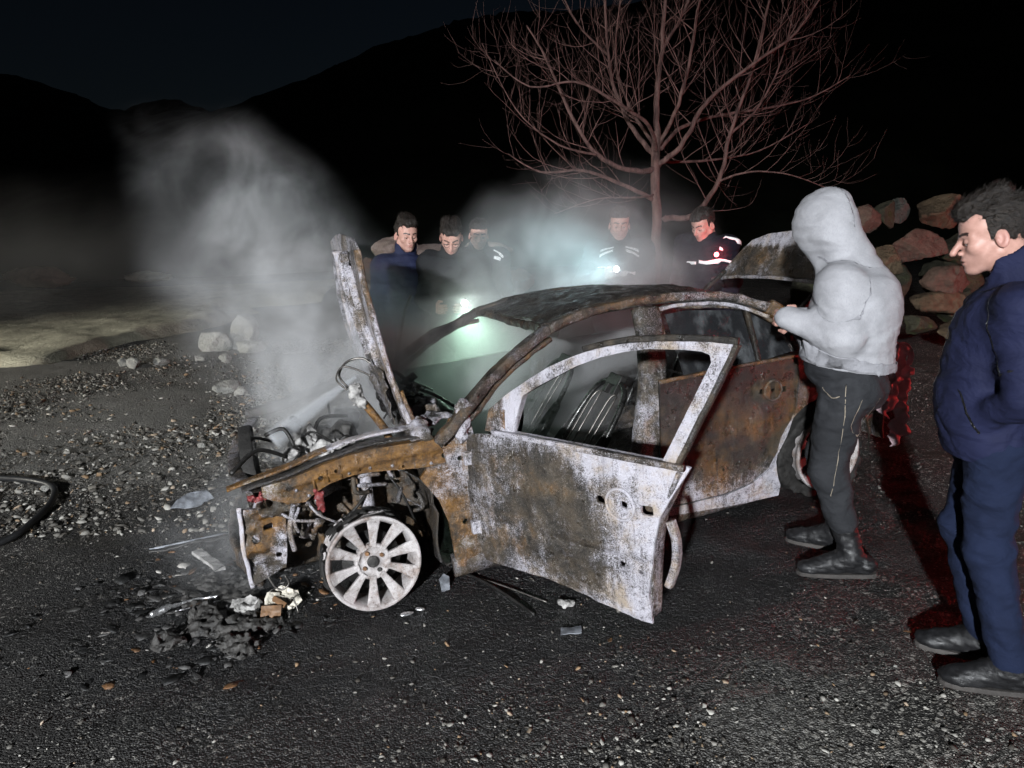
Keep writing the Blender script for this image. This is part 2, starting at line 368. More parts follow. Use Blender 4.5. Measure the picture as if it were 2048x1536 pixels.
def m_ground():
    t = NT("wet_gravel"); c = t.coord("Object")
    big = t.noise(c, 0.42, 5, 0.6); mid = t.noise(c, 3.2, 6, 0.7); fine = t.noise(c, 70, 5, 0.75)
    at = t.add("Attribute", attribute_name="burn"); sp = t.add("SeparateColor", {0: at.outputs["Color"]})
    v = t.n.new("ShaderNodeTexVoronoi"); t.set(v.inputs["Vector"], c); t.set(v.inputs["Scale"], 135.0); t.set(v.inputs["Randomness"], 1.0)
    vs = t.add("SeparateColor", {0: v.outputs["Color"]})
    v2 = t.n.new("ShaderNodeTexVoronoi"); t.set(v2.inputs["Vector"], t.mapv(c, (1, 1, .4), (3, 5, 0))); t.set(v2.inputs["Scale"], 44.0)
    vs2 = t.add("SeparateColor", {0: v2.outputs["Color"]})
    base = t.mix(t.step(mid, 0.35, 0.68), (0.012, 0.011, 0.010), (0.034, 0.030, 0.026))
    base = t.mix(t.step(fine, 0.48, 0.78), base, (0.070, 0.063, 0.055))
    thr = t.math('ADD', t.math('SUBTRACT', 0.84, t.math('MULTIPLY', sp.outputs[0], 0.55)), t.math('MULTIPLY', t.math('SUBTRACT', 0.52, t.noise(c, 1.1, 5, 0.7)), 0.9))
    chip = t.math('MULTIPLY', t.step(t.math('SUBTRACT', vs.outputs[0], thr), 0.0, 0.02), t.step(v.outputs["Distance"], 0.62, 0.35))
    chip2 = t.math('MULTIPLY', t.step(t.math('SUBTRACT', vs2.outputs[1], t.math('ADD', thr, 0.10)), 0.0, 0.02), t.step(v2.outputs["Distance"], 0.55, 0.3))
    cc = t.mix(vs.outputs[2], (0.16, 0.15, 0.135), (0.42, 0.40, 0.365))
    col = t.mix(chip, base, cc); col = t.mix(chip2, col, (0.34, 0.32, 0.29))
    soot = t.step(t.math('ADD', sp.outputs[2], t.math('MULTIPLY', t.math('SUBTRACT', mid, 0.5), 0.7)), 0.25, 0.85)
    col = t.mix(t.math('MULTIPLY', soot, 0.90), col, (0.010, 0.010, 0.011))
    pale = t.step(t.math('ADD', sp.outputs[0], t.math('ADD', t.math('MULTIPLY', t.math('SUBTRACT', mid, 0.5), 0.9), t.math('MULTIPLY', t.math('SUBTRACT', fine, 0.5), 0.9))), 0.30, 0.75)
    col = t.mix(t.math('MULTIPLY', pale, 0.85), col, t.mix(t.step(fine, .4, .7), (0.11, 0.106, 0.098), (0.27, 0.262, 0.245)))
    h = t.math('ADD', t.math('MULTIPLY', fine, 0.8), t.math('ADD', t.math('MULTIPLY', t.math('SUBTRACT', 1.0, v.outputs["Distance"]), 0.9), t.math('MULTIPLY', t.math('SUBTRACT', 1.0, v2.outputs["Distance"]), 0.9)))
    t.bump(h, 1.0, 0.012)
    wet = t.step(t.math('ADD', t.noise(c, 1.7, 6, .7), t.math('MULTIPLY', sp.outputs[2], 0.25)), 0.52, 0.72)
    return t.pr(color=col, rough=t.mapr(wet, 0, 1, 0.85, 0.38), spec=0.4)
def m_rock(name, a, b, moss=0.0, strat=1.0):
    t = NT(name); c = t.coord("Object"); n = t.noise(c, 3.0, 7, 0.7, 0.3); n2 = t.noise(c, 24, 8, 0.75); s = t.noise(t.mapv(c, (1.5, 1.5, 9 * strat)), 1.0, 6, 0.6)
    k = t.mix(t.step(n, 0.32, 0.68), a, b); k = t.mix(t.math('MULTIPLY', t.step(s, 0.52, 0.70), 0.5), k, tuple(x * 0.45 for x in a))
    k = t.mix(t.math('MULTIPLY', t.step(n2, 0.55, 0.75), 0.5), k, tuple(min(1, x * 1.5) for x in b))
    if moss: k = t.mix(t.step(t.math('ADD', n, t.math('MULTIPLY', n2, .3)), 0.72 - moss * .1, 0.86), k, (0.05, 0.075, 0.018))
    t.bump(t.math('ADD', t.math('ADD', n2, t.math('MULTIPLY', t.noise(c, 7, 6, .7), 1.5)), t.math('MULTIPLY', s, 0.8)), 0.9, 0.045); return t.pr(color=k, rough=0.86, spec=0.3)
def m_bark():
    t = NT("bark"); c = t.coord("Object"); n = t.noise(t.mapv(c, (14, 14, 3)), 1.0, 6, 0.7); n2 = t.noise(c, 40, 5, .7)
    k = t.mix(t.step(n, 0.35, 0.65), (0.055, 0.030, 0.027), (0.150, 0.088, 0.078)); t.bump(n2, 0.6, 0.01); return t.pr(color=k, rough=0.85, spec=0.25)  # brown bark, reddened to stand in for the beacon's light on it
def m_cloth(name, col, weave=700, melange=0.0, rough=0.9, sheen=0.0, fold=0.35, fade=None):
    t = NT(name); c = t.coord("Object"); n = t.noise(c, 9, 5, 0.6); f = t.noise(t.mapv(c, (weave, weave, weave * .35)), 1.0, 3, 0.6); big = t.noise(t.mapv(c, (1, 1, 1.6)), 6.5, 4, 0.55, 0.6)
    k = t.mix(t.step(n, 0.3, 0.7), tuple(x * .86 for x in col), tuple(min(1, x * 1.12) for x in col))
    if melange: k = t.mix(t.math('MULTIPLY', t.step(t.noise(t.mapv(c, (420, 420, 110)), 1.0, 3, .7), 0.46, 0.68), melange), k, tuple(x * .55 for x in col))
    if fade: k = t.mix(t.math('MULTIPLY', t.step(t.noise(c, 4.2, 5, .6), 0.50, 0.72), 0.7), k, fade)
    nd = t.bump(t.math('ADD', t.math('MULTIPLY', big, 8.0 * fold), t.math('MULTIPLY', f, 0.10)), 0.6, 0.012)
    return t.pr(color=k, rough=rough, spec=0.2, sheen=sheen)
def m_skin():
    t = NT("skin"); c = t.coord("Object"); at = t.add("Attribute", attribute_name="burn"); sp = t.add("SeparateColor", {0: at.outputs["Color"]})
    n = t.noise(c, 30, 5, 0.6); n2 = t.noise(c, 420, 3, 0.6)
    k = t.mix(t.step(n, 0.3, 0.7), (0.40, 0.220, 0.175), (0.50, 0.285, 0.235))
    k = t.mix(t.math('MULTIPLY', sp.outputs[0], 0.75), k, (0.36, 0.13, 0.115)); k = t.mix(t.math('MULTIPLY', sp.outputs[1], 0.6), k, (0.13, 0.095, 0.085)); k = t.mix(sp.outputs[2], k, (0.012, 0.009, 0.008))
    t.bump(n2, 0.15, 0.001); return t.pr(color=k, rough=0.5, spec=0.4, sss=0.0)
def m_hair():
    t = NT("dark_hair"); c = t.coord("Object"); n = t.noise(t.mapv(c, (60, 260, 120)), 1.0, 5, 0.7)
    k = t.mix(t.step(n, 0.35, 0.7), (0.006, 0.005, 0.0045), (0.030, 0.022, 0.017)); t.bump(n, 0.9, 0.006); return t.pr(color=k, rough=0.5, spec=0.35)
def m_emit(name, col, strength):
    t = NT(name); t.pr(color=(0.8, 0.8, 0.8), emis=col, emstr=strength); return t.m
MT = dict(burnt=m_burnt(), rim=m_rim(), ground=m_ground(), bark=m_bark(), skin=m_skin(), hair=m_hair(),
    char=m_simple("charred_rubber", (0.014, 0.013, 0.012), 0.75, 0.4, 20, 0.8, 0.008, bscale=40), soot=m_simple("sooty_steel", (0.022, 0.021, 0.020), 0.45, 0.5, 14, 0.7, 0.006, metal=0.4, bscale=45),
    wire=m_simple("bare_wire", (0.14, 0.13, 0.12), 0.4, 0.5, 30, 0.3, 0.002, metal=0.7), seatm=m_simple("burnt_seat_tube", (0.05, 0.05, 0.048), 0.28, 0.6, 25, 0.5, 0.003, metal=0.8),
    ashlump=m_simple("ash_and_molten_metal", (0.30, 0.29, 0.28), 0.7, 0.6, 16, 0.9, 0.010, bscale=35), darklump=m_simple("charred_debris", (0.035, 0.033, 0.031), 0.6, 0.7, 18, 0.9, 0.012, bscale=30),
    shard=m_simple("scorched_panel", (0.17, 0.18, 0.20), 0.45, 0.6, 14, 0.6, 0.004), creamf=m_simple("cream_fragment", (0.58, 0.54, 0.46), 0.7, 0.35, 14, 0.8, 0.008),
    alu=m_simple("molten_aluminium", (0.75, 0.75, 0.76), 0.3, 0.15, 20, 0.3, 0.003, metal=0.9), brown=m_simple("brown_fragment", (0.16, 0.085, 0.04), 0.6, 0.4), redbit=m_simple("melted_red_plastic", (0.16, 0.030, 0.030), 0.4, 0.6, 30, 0.9, 0.006),
    hose=m_simple("black_hose", (0.02, 0.02, 0.021), 0.45, 0.3, 30, 0.3, 0.002), pinkm=m_simple("scorched_bumper", (0.78, 0.56, 0.60), 0.4, 0.25, 10, 0.8, 0.010, bscale=22),
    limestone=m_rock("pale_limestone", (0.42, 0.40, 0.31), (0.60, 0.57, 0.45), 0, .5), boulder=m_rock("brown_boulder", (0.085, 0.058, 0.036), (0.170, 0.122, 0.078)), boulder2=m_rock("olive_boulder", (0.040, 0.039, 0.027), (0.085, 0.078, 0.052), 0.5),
    boulder3=m_rock("reddish_boulder", (0.095, 0.058, 0.044), (0.175, 0.115, 0.090)), pinkrock=m_rock("pinkish_block", (0.20, 0.145, 0.125), (0.36, 0.285, 0.255), 0.3, 1.4), greyrock=m_rock("grey_boulder", (0.06, 0.062, 0.055), (0.12, 0.12, 0.105)),
    whiterock=m_rock("chalky_rock", (0.26, 0.255, 0.235), (0.44, 0.43, 0.40), 0, .5), forest=m_simple("dark_forest", (0.013, 0.016, 0.011), 0.95, 0.5, 0.15, 0.0, 0.01, spec=0.1),
    hoodrib=m_cloth("grey_rib_knit", (0.27, 0.27, 0.29), 300, 0.4), hoodie=m_cloth("grey_marl_fleece", (0.330, 0.330, 0.350), 600, 0.30, fold=.18), jeans=m_cloth("charcoal_denim", (0.022, 0.023, 0.026), 900, 0.35, 0.85, fade=(0.046, 0.048, 0.053)), navy=m_cloth("navy_softshell", (0.014, 0.018, 0.048), 800, 0.0, 0.75),
    navy2=m_cloth("navy_jacket", (0.011, 0.0135, 0.040), 800, 0.0, 0.8), black=m_cloth("black_coat", (0.010, 0.011, 0.013), 800, 0.0, 0.8), slate=m_cloth("slate_trousers", (0.008, 0.013, 0.034), 800), uni=m_cloth("dark_uniform", (0.008, 0.007, 0.013), 800), leather=m_simple("black_leather", (0.010, 0.010, 0.011), 0.50, 0.4, 20, 0.6, 0.004, bscale=50, spec=0.4),
    sole=m_simple("rubber_sole", (0.05, 0.045, 0.042), 0.8), stripe=m_simple("reflective_tape", (0.90, 0.90, 0.90), 0.4, 0.05), white=m_simple("eye_white", (0.34, 0.31, 0.29), 0.25, 0.02, bumps=0.0), iris=m_simple("dark_iris", (0.015, 0.01, 0.008), 0.15, 0.1, bumps=0.0),
    stitch=m_simple("pale_stitching", (0.26, 0.22, 0.17), 0.8), blackpl=m_simple("black_plastic", (0.012, 0.012, 0.012), 0.3), torchglow=m_emit("torch_lens", (0.90, 1.0, 0.93), 60.0), redglow=m_emit("red_lamp_lens", (1.0, 0.10, 0.13), 14.0), whiteglow=m_emit("white_lamp_lens", (0.9, 0.97, 1.0), 60.0), yellow=m_simple("yellow_badge", (0.6, 0.4, 0.08), 0.6))
def m_smokepane():  # dark see-through pane that stands in for smoke in the cabin
    t = NT("smoke_pane"); c = t.coord("Object"); n = t.noise(c, 4, 6, .65); st = t.noise(t.mapv(c, (14, 14, 2)), 1, 4, .6)
    return t.pr(color=t.mix(t.step(st, .45, .7), (0.02, 0.021, 0.023), (0.09, 0.095, 0.10)), rough=0.25, spec=0.5, alpha=t.mapr(n, .35, .65, .45, .85))
MT['smokepane'] = m_smokepane()
# ------------------------------------------------------------------ ground, hills
def sstep(x, a, b):
    t = np.clip((x - a) / (b - a), 0, 1); return t * t * (3 - 2 * t)
def ground_z(x, y):
    x = np.asarray(x, float); y = np.asarray(y, float)
    d = (x + 0.64) * 0.936 + (y - 3.0) * 0.337
    lin = 0.063 * d
    z = np.where(d < 0, 0.032 * d, lin); z = np.where(d > 3.6, 0.063 * 3.6 + 0.02 * (d - 3.6), z)
    z = np.clip(z, -0.30, 0.75)
    return z
def gz(x, y): return float(ground_z(x, y))
def axis_lines(core0, core1, h, lo, hi):
    core = list(np.arange(core0, core1 + 1e-6, h)); a = []; s = h; x = core0
    while x > lo: s = min(s * 1.22, 60); x -= s; a.append(x)
    b = []; s = h; x = core1
    while x < hi: s = min(s * 1.22, 60); x += s; b.append(x)
    return np.array(a[::-1] + core + b)
def soot_mask(x, y):
    # burnt, soaked ground under and round the wreck
    u = -(x - 0.308) * 0.936 - (y - 4.19) * 0.337; v = (x - 0.308) * 0.339 - (y - 4.19) * 0.941
    e = np.sqrt(((u - 0.45) / 2.5) ** 2 + ((v - 0.35) / 1.85) ** 2)
    return np.clip(1.45 - e * 0.95, 0, 1)
gx = axis_lines(-7.0, 6.5, 0.055, -900, 900); gy = axis_lines(0.9, 12.5, 0.055, -60, 1500)
GX, GY = np.meshgrid(gx, gy, indexing='ij'); GZ = ground_z(GX, GY)
near = sstep(GY, 60, 14)
GZ = GZ + near * (0.030 * fbm(GX * 0.9, GY * 0.9, GX * 0, 2, 3) * sstep(np.hypot(GX - .3, GY - 4), 2.2, 5) + 0.008 * fbm(GX * 5.5, GY * 5.5, GX * 0, 2, 9) + 0.004 * fbm(GX * 14, GY * 14, GX * 0, 2, 19))
GZ = GZ - 0.5 * sstep(GY, 60, 300)
nx, ny = GX.shape
idx = np.arange(nx * ny).reshape(nx, ny)
Q = np.stack([idx[:-1, :-1], idx[1:, :-1], idx[1:, 1:], idx[:-1, 1:]], -1).reshape(-1, 4)
V = np.stack([GX, GY, GZ], -1).reshape(-1, 3)
gobj = mk_np("ground", V, Q, MT['ground'])
sm = soot_mask(V[:, 0], V[:, 1]); pale = sstep(V[:, 0], -1.2, -3.0) * sstep(V[:, 1], 4.0, 5.8) * 0.85 + sstep(V[:, 1], 9, 13) * sstep(V[:, 0], -1, -4) * 0.25  # pale gravel at left, made paler still for the light on it
pale = pale + 0.34 * np.exp(-((V[:, 0] - 1.0) / 1.0) ** 2 - ((V[:, 1] - 2.0) / 0.6) ** 2) + 0.16 * np.exp(-((V[:, 0] + .2) / .5) ** 2 - ((V[:, 1] - 1.6) / 0.3) ** 2) + 0.10  # lit patches of the foreground put into the gravel's colour
a = gobj.data.attributes.new("burn", 'FLOAT_COLOR', 'POINT'); a.data.foreach_set("color", np.stack([pale, pale * 0, sm, pale * 0 + 1], -1).astype(np.float32).ravel())
tag(gobj, "dark wet gravel lot, scorched black round the wreck", "ground", kind="structure")
def hill(name, ridge, Y, depth, seed, label):
    """wooded hillside: ridge = list of (x, height) at distance Y, falling towards the viewer"""
    rx = np.array([p[0] for p in ridge]); rz = np.array([p[1] for p in ridge])
    xs = np.linspace(rx[0], rx[-1], 420); ts = np.linspace(0, 1, 26)
    X, T = np.meshgrid(xs, ts, indexing='ij'); H = np.interp(X, rx, rz)
    k = Y / 100.0
    Z = H * np.sin(T * math.pi / 2) ** 1.1 + k * (0.9 * fbm(X / (9.0 * k), T * 5, X * 0, 2, seed) + 0.35 * np.abs(fbm(X / (1.1 * k), T * 22, X * 0, 2, seed + 5))) * np.minimum(1, T * 3)
    Yv = Y - depth * (1 - T) + 0 * X
    # back side so the hill is a solid ridge
    X2 = np.concatenate([X, xs[:, None]], 1); Y2 = np.concatenate([Yv, np.full((len(xs), 1), Y + depth * .5)], 1); Z2 = np.concatenate([Z, np.full((len(xs), 1), -3.0)], 1); Z2[:, 0] = -2.0
    n0, n1 = X2.shape; idx = np.arange(n0 * n1).reshape(n0, n1)
    q = np.stack([idx[:-1, :-1], idx[1:, :-1], idx[1:, 1:], idx[:-1, 1:]], -1).reshape(-1, 4)
    o = mk_np(name, np.stack([X2, Y2, Z2], -1).reshape(-1, 3), q, MT['forest']); tag(o, label, "hill", kind="structure"); return o
def rz(px, py, Y): return ((px - 1024) / 1400 * Y * 1.0 / (0.980 + (768 - py) / 1400 * 0.198), 1.66 + Y * (-0.198 + (768 - py) / 1400 * 0.980) / (0.980 + (768 - py) / 1400 * 0.198))
hill("hill_left", [(-400, 70)] + [rz(x, y, 160) for x, y in ((-400, 120), (0, 168), (120, 190), (250, 222), (380, 262), (470, 330), (560, 420), (680, 480))], 160, 90, 3, "black wooded hill rising at the left under the night sky")
hill("hill_middle", [rz(x, y, 330) for x, y in ((150, 330), (260, 250), (330, 222), (390, 210), (440, 226), (500, 247), (560, 255), (640, 245), (760, 330))], 330, 120, 8, "far dark ridge seen in the gap between the hills")
hill("hill_right", [rz(x, y, 120) for x, y in ((380, 400), (470, 300), (530, 254), (600, 240), (660, 215), (740, 170), (800, 146), (860, 124), (930, 104), (1000, 92), (1150, 70), (1300, 45), (1500, 10), (1800, -60), (2300, -200), (3200, -300))], 120, 85, 21, "black wooded slope climbing to the right behind the tree")
# ------------------------------------------------------------------ loose stones
def pebbles(name, n, sampler, smin, smax, mat, label, seed, flat=0.6):
    rng = np.random.default_rng(seed)
    ph = (1 + 5 ** .5) / 2
    ico = np.array([(-1, ph, 0), (1, ph, 0), (-1, -ph, 0), (1, -ph, 0), (0, -1, ph), (0, 1, ph), (0, -1, -ph), (0, 1, -ph), (ph, 0, -1), (ph, 0, 1), (-ph, 0, -1), (-ph, 0, 1)]) / 1.9
    tri = np.array([(0, 11, 5), (0, 5, 1), (0, 1, 7), (0, 7, 10), (0, 10, 11), (1, 5, 9), (5, 11, 4), (11, 10, 2), (10, 7, 6), (7, 1, 8), (3, 9, 4), (3, 4, 2), (3, 2, 6), (3, 6, 8), (3, 8, 9), (4, 9, 5), (2, 4, 11), (6, 2, 10), (8, 6, 7), (9, 8, 1)])
    x, y = sampler(rng, n); n = len(x)
    s = smin * (smax / smin) ** (rng.random(n) ** 2.2)
    V = np.tile(ico, (n, 1, 1)) * (1 + 0.28 * rng.standard_normal((n, 12, 1))) * np.stack([s * rng.uniform(.7, 1.4, n), s * rng.uniform(.6, 1.1, n), s * flat * rng.uniform(.6, 1.2, n)], -1)[:, None, :]
    a = rng.random(n) * 6.283; c, sn = np.cos(a)[:, None], np.sin(a)[:, None]
    tl = rng.normal(0, .35, n)[:, None]; V2 = V.copy(); V2[..., 2] = V[..., 2] + tl * V[..., 0]
    X = V2[..., 0] * c - V2[..., 1] * sn + x[:, None]; Y = V2[..., 0] * sn + V2[..., 1] * c + y[:, None]
    Z = V2[..., 2] + ground_z(x, y)[:, None] + s[:, None] * 0.18 * flat
    P = np.stack([X, Y, Z], -1).reshape(-1, 3); T = (tri[None] + (np.arange(n) * 12)[:, None, None]).reshape(-1, 3)
    o = mk_np(name, P, T, mat, smooth=False)
    sh = rng.random(n); at = o.data.attributes.new("burn", 'FLOAT_COLOR', 'POINT'); at.data.foreach_set("color", np.repeat(np.stack([sh, rng.random(n), rng.random(n), sh * 0 + 1], -1), 12, 0).astype(np.float32).ravel())
    tag(o, label, "gravel", kind="stuff"); return o
def m_peb():
    t = NT("stone_chips"); at = t.add("Attribute", attribute_name="burn"); sp = t.add("SeparateColor", {0: at.outputs["Color"]}); n = t.noise(t.coord("Object"), 90, 4, .6)
    k = t.mix(t.math('POWER', sp.outputs[0], 2.6), (0.042, 0.037, 0.031), (0.40, 0.385, 0.35)); k = t.mix(t.math('MULTIPLY', t.step(sp.outputs[1], .86, .95), .6), k, (0.30, 0.19, 0.10)); k = t.mix(t.step(n, .5, .8), k, (0.09, 0.085, 0.075))
    return t.pr(color=k, rough=0.7, spec=0.35)
MT['peb'] = m_peb()
def samp_near(rng, n):
    y = 1.15 + 11.5 * rng.random(n) ** 2.0; x = (rng.random(n) * 2 - 1) * (y * 0.80 + 0.35)
    k = rng.random(n) < np.clip(1.08 - 0.95 * soot_mask(x, y), 0.10, 1) * np.clip(0.42 + 1.0 * fbm(x * .8, y * .8, x * 0, 3, 4), 0.04, 1)
    return x[k], y[k]
def samp_left(rng, n):
    y = 3.9 + 8.6 * rng.random(n) ** 1.25; x = -1.3 - (y * 0.66 - 0.6) * rng.random(n)
    k = rng.random(n) < np.clip(0.45 + 1.1 * fbm(x * .7, y * .7, x * 0, 3, 14), 0.14, 1); return x[k], y[k]
pebbles("gravel", 60000, samp_near, 0.0028, 0.012, MT['peb'], "fine pale stone chips strewn over the dark ground", 5)
pebbles("coarse_gravel", 46000, samp_left, 0.0055, 0.030, MT['peb'], "coarse loose stones on the lot left of the wreck", 6)
# ------------------------------------------------------------------ boulders
def rock(name, loc, size, mat, label, seed, rz=0.0, angular=0.35, group=None, res=26, tilt=(0, 0), cat="boulder"):
    rng = np.random.default_rng(seed); m = max(size); h = 2.7 * m / res
    f = Field([-1.35 * m] * 3, [1.35 * m] * 3, h); X, Y, Z = np.broadcast_arrays(*f.grid((slice(None),) * 3))
    x, y, z = X / size[0], Y / size[1], Z / size[2]
    d = np.sqrt(x * x + y * y + z * z) - 1.0
    for i in range(17):                                     # facets
        v = rng.normal(size=3); v /= np.linalg.norm(v); d = np.maximum(d, (x * v[0] + y * v[1] + z * v[2]) - rng.uniform(1 - angular, 0.93))
    d = d * min(size) + 0.030 * m * fbm(X / m * 1.8 + seed, Y / m * 1.8, Z / m * 1.8, 2, seed) + 0.055 * m * np.abs(fbm(X / m * 5 + seed, Y / m * 5, Z / m * 5, 3, seed + 3))
    f.d = d.astype(np.float32); V, q = f.mesh()
    o = mk_np(name, V, q, mat); o.location = loc; o.rotation_euler = (tilt[0], tilt[1], rz)
    tag(o, label, cat, group); return o
GP = "boulders heaped behind the wreck on the right"
pile = [ # x, z-centre, y, size, material, label
 (4.42, 1.98, 9.0, (.30, .26, .25), 'boulder3', "rounded reddish-brown boulder at the top of the pile, just right of the grey hood"),
 (4.83, 2.02, 9.3, (.20, .22, .22), 'boulder2', "small dark olive boulder on the crest, between two brown ones"),
 (5.02, 2.10, 9.4, (.17, .18, .22), 'greyrock', "small upright grey-green boulder on the crest of the pile"),
 (5.45, 2.02, 9.2, (.42, .34, .27), 'boulder', "big flat-topped brown boulder at the crest nearest the man in navy"),
 (3.74, 1.80, 9.1, (.34, .30, .24), 'boulder2', "dark rounded boulder peeping over the raised boot lid"),
 (4.95, 1.60, 8.8, (.42, .34, .30), 'boulder3', "rust-red craggy boulder in the middle of the pile"),
 (4.62, 1.45, 8.7, (.26, .24, .20), 'boulder', "brown boulder wedged beneath the craggy red one"),
 (5.12, 1.23, 8.3, (.36, .28, .23), 'boulder3', "smooth boulder with one red side and a grey top, level with the man's chin"),
 (4.35, 1.38, 9.0, (.28, .25, .24), 'boulder2', "dark boulder half hidden behind the grey hood"),
 (5.62, 1.55, 9.0, (.24, .24, .34), 'boulder2', "tall olive boulder leaning beside the navy man's face"),
 (5.05, 0.96, 8.3, (.40, .30, .22), 'boulder', "broad brown boulder below the smooth red-sided one"),
 (4.42, 0.92, 8.4, (.24, .26, .28), 'boulder', "narrow brown boulder beside the grey hoodie's shoulder"),
 (4.78, 0.72, 8.2, (.32, .26, .18), 'boulder2', "low dark slab-like boulder leaning at the front of the pile"),
 (5.45, 0.90, 8.6, (.30, .28, .26), 'boulder2', "dark boulder low in the pile, touching the navy sleeve"),
 (5.20, 0.62, 8.1, (.30, .24, .19), 'boulder', "ochre boulder at the foot of the pile by the navy jacket"),
 (4.25, 0.58, 8.3, (.26, .22, .17), 'boulder', "small brown boulder at the foot of the pile behind the hoodie's back"),
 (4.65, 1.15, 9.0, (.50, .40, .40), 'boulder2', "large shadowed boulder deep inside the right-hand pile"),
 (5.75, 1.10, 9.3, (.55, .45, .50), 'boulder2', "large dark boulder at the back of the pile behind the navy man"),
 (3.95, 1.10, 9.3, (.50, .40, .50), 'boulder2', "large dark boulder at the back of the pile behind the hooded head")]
for i, (x, z, y, s, m, lb) in enumerate(pile):
    rock("boulder", (x, y, z), tuple(q * .92 for q in s), MT[m], lb, 40 + i, rz=random.uniform(-.5, .5), tilt=(random.uniform(-.25, .25), random.uniform(-.3, .3)), group=GP, angular=.52, res=54 if i < 16 else 30)
GB = "pinkish stone blocks behind the men"
for i, (x, y, z, s, m, lb) in enumerate([
 (-1.30, 8.0, 1.58, (.30, .32, .21), 'pinkrock', "pale pink stone block left of the first man's head"),
 (-0.82, 8.2, 1.52, (.40, .32, .22), 'pinkrock', "long pale block between the heads of the two men"),
 (-1.62, 8.1, 1.36, (.15, .2, .18), 'boulder3', "small orange-brown stone beside the bonnet's edge"),
 (-1.48, 8.0, 1.05, (.34, .32, .28), 'pinkrock', "pink block behind the navy-jacketed man's shoulder"),
 (-0.90, 8.1, 1.18, (.36, .30, .22), 'boulder3', "brown block below the long pale one"),
 (-0.28, 8.2, 1.58, (.30, .28, .14), 'pinkrock', "flat pink block behind the man in the rear row"),
 (0.05, 8.0, 1.24, (.22, .25, .17), 'pinkrock', "dim pinkish block beside the black coat's elbow"),
 (0.02, 7.9, 0.92, (.26, .22, .17), 'pinkrock', "pinkish boulder just above the far end of the windscreen pillar"),
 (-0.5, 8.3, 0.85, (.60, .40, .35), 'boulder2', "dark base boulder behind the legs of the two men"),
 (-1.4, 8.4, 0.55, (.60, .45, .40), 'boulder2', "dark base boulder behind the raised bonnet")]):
    rock("stone_block", (x, y, z), s, MT[m], lb, 90 + i, rz=random.uniform(-.3, .3), angular=.50, group=GB, res=44, cat="rock")
# pale bank and rocks on the left
def bank():
    xs = np.linspace(-24, -5.2, 190); ys = np.linspace(8.8, 26, 150); X, Y = np.meshgrid(xs, ys, indexing='ij')
    e = 0.9 * fbm(X * .55, Y * .35, X * 0, 3, 31)
    edge = (-X - 6.1) * 0.62 + (Y - 12.0) * 0.06 + e                     # pale shelf left of a ragged line standing for the headlight's edge
    edge = np.minimum(edge, (Y - 9.4 - 0.10 * (X + 9)) * 0.8 + e * .6)
    k = sstep(edge, -0.15, 0.5); back = sstep(Y, 24.5, 23.0 + 0 * X)
    Z = ground_z(X, Y) - 0.12 + (0.24 + 0.05 * (Y - 9) * 0.35 + 0.03 * fbm(X * 1.6, Y * 1.6, X * 0, 3, 5) + 0.012 * fbm(X * 6, Y * 6, X * 0, 2, 6)) * k * back
    n0, n1 = X.shape; idx = np.arange(n0 * n1).reshape(n0, n1)
    o = mk_np("limestone_bank", np.stack([X, Y, Z], -1).reshape(-1, 3), np.stack([idx[:-1, :-1], idx[1:, :-1], idx[1:, 1:], idx[:-1, 1:]], -1).reshape(-1, 4), MT['limestone'])
    tag(o, "pale lit limestone shelf at the far left edge of the lot", "rock bank", kind="structure")
bank()
for i, (x, y, z, s, m, lb) in enumerate([
 (-13.5, 20.5, 0.62, (1.35, .7, .38), 'limestone', "long pale block lying along the top of the lit shelf"),
 (-16.2, 20.8, 0.52, (.85, .6, .33), 'limestone', "pale block at the far left edge of the frame"),
 (-11.0, 21.5, 0.62, (.9, .5, .20), 'limestone', "low flat ledge of rock at the right end of the lit shelf")]):
    rock("pale_block", (x, y, z), s, MT[m], lb, 130 + i, angular=.45, res=34, cat="rock", group="pale blocks on the lit shelf")
for i, (x, y, z, s, lb) in enumerate([
 (-4.72, 11.0, 0.10, (.30, .26, .30), "chalky white rock standing left of the smoke"),
 (-4.28, 11.2, 0.12, (.30, .28, .40), "chalky upright rock fading into the smoke"),
 (-4.02, 10.8, -.02, (.36, .26, .18), "low chalky rock at the right foot of the standing one"),
 (-5.55, 9.9, -.12, (.13, .10, .08), "small pale stone in the row left of the chalky rock, leftmost"),
 (-5.35, 9.75, -.12, (.12, .11, .10), "small pale stone second in the row left of the chalky rock"),
 (-5.05, 9.9, -.13, (.15, .10, .07), "flat pale stone third in the row left of the chalky rock"),
 (-4.55, 10.1, -.13, (.14, .11, .08), "pale stone lying before the chalky rock"),
 (-4.15, 10.0, -.13, (.11, .1, .08), "pale stone before the smoke's edge, right of the others"),
 (-3.3, 7.9, -.14, (.22, .16, .10), "flat grey stone lying among the coarse gravel"),
 (-3.05, 7.7, -.15, (.12, .1, .07), "small grey stone touching the flat one"),
 (-3.30, 4.72, -.04, (.040, .035, .032), "white pebble lying on the black hose"),
 (-2.62, 5.7, -.11, (.05, .04, .03), "pale bluish pebble on the gravel above the hose"),
 (1.19, 2.02, .085, (.016, .014, .010), "white pebble on the gravel left of the near boots"),
 (1.43, 2.35, .105, (.012, .011, .009), "tiny white pebble in front of the navy man's shoe"),
 (-0.05, 1.72, -.015, (.014, .012, .009), "tan pebble on the pale patch at the bottom centre")]):
    rock("stone", (x, y, gz(x, y) + s[2] * .45), s, MT['whiterock'], lb, 150 + i, rz=i * 1.3, angular=.5, res=44 if i < 3 else 26, cat="stone", group="loose pale stones on the ground")
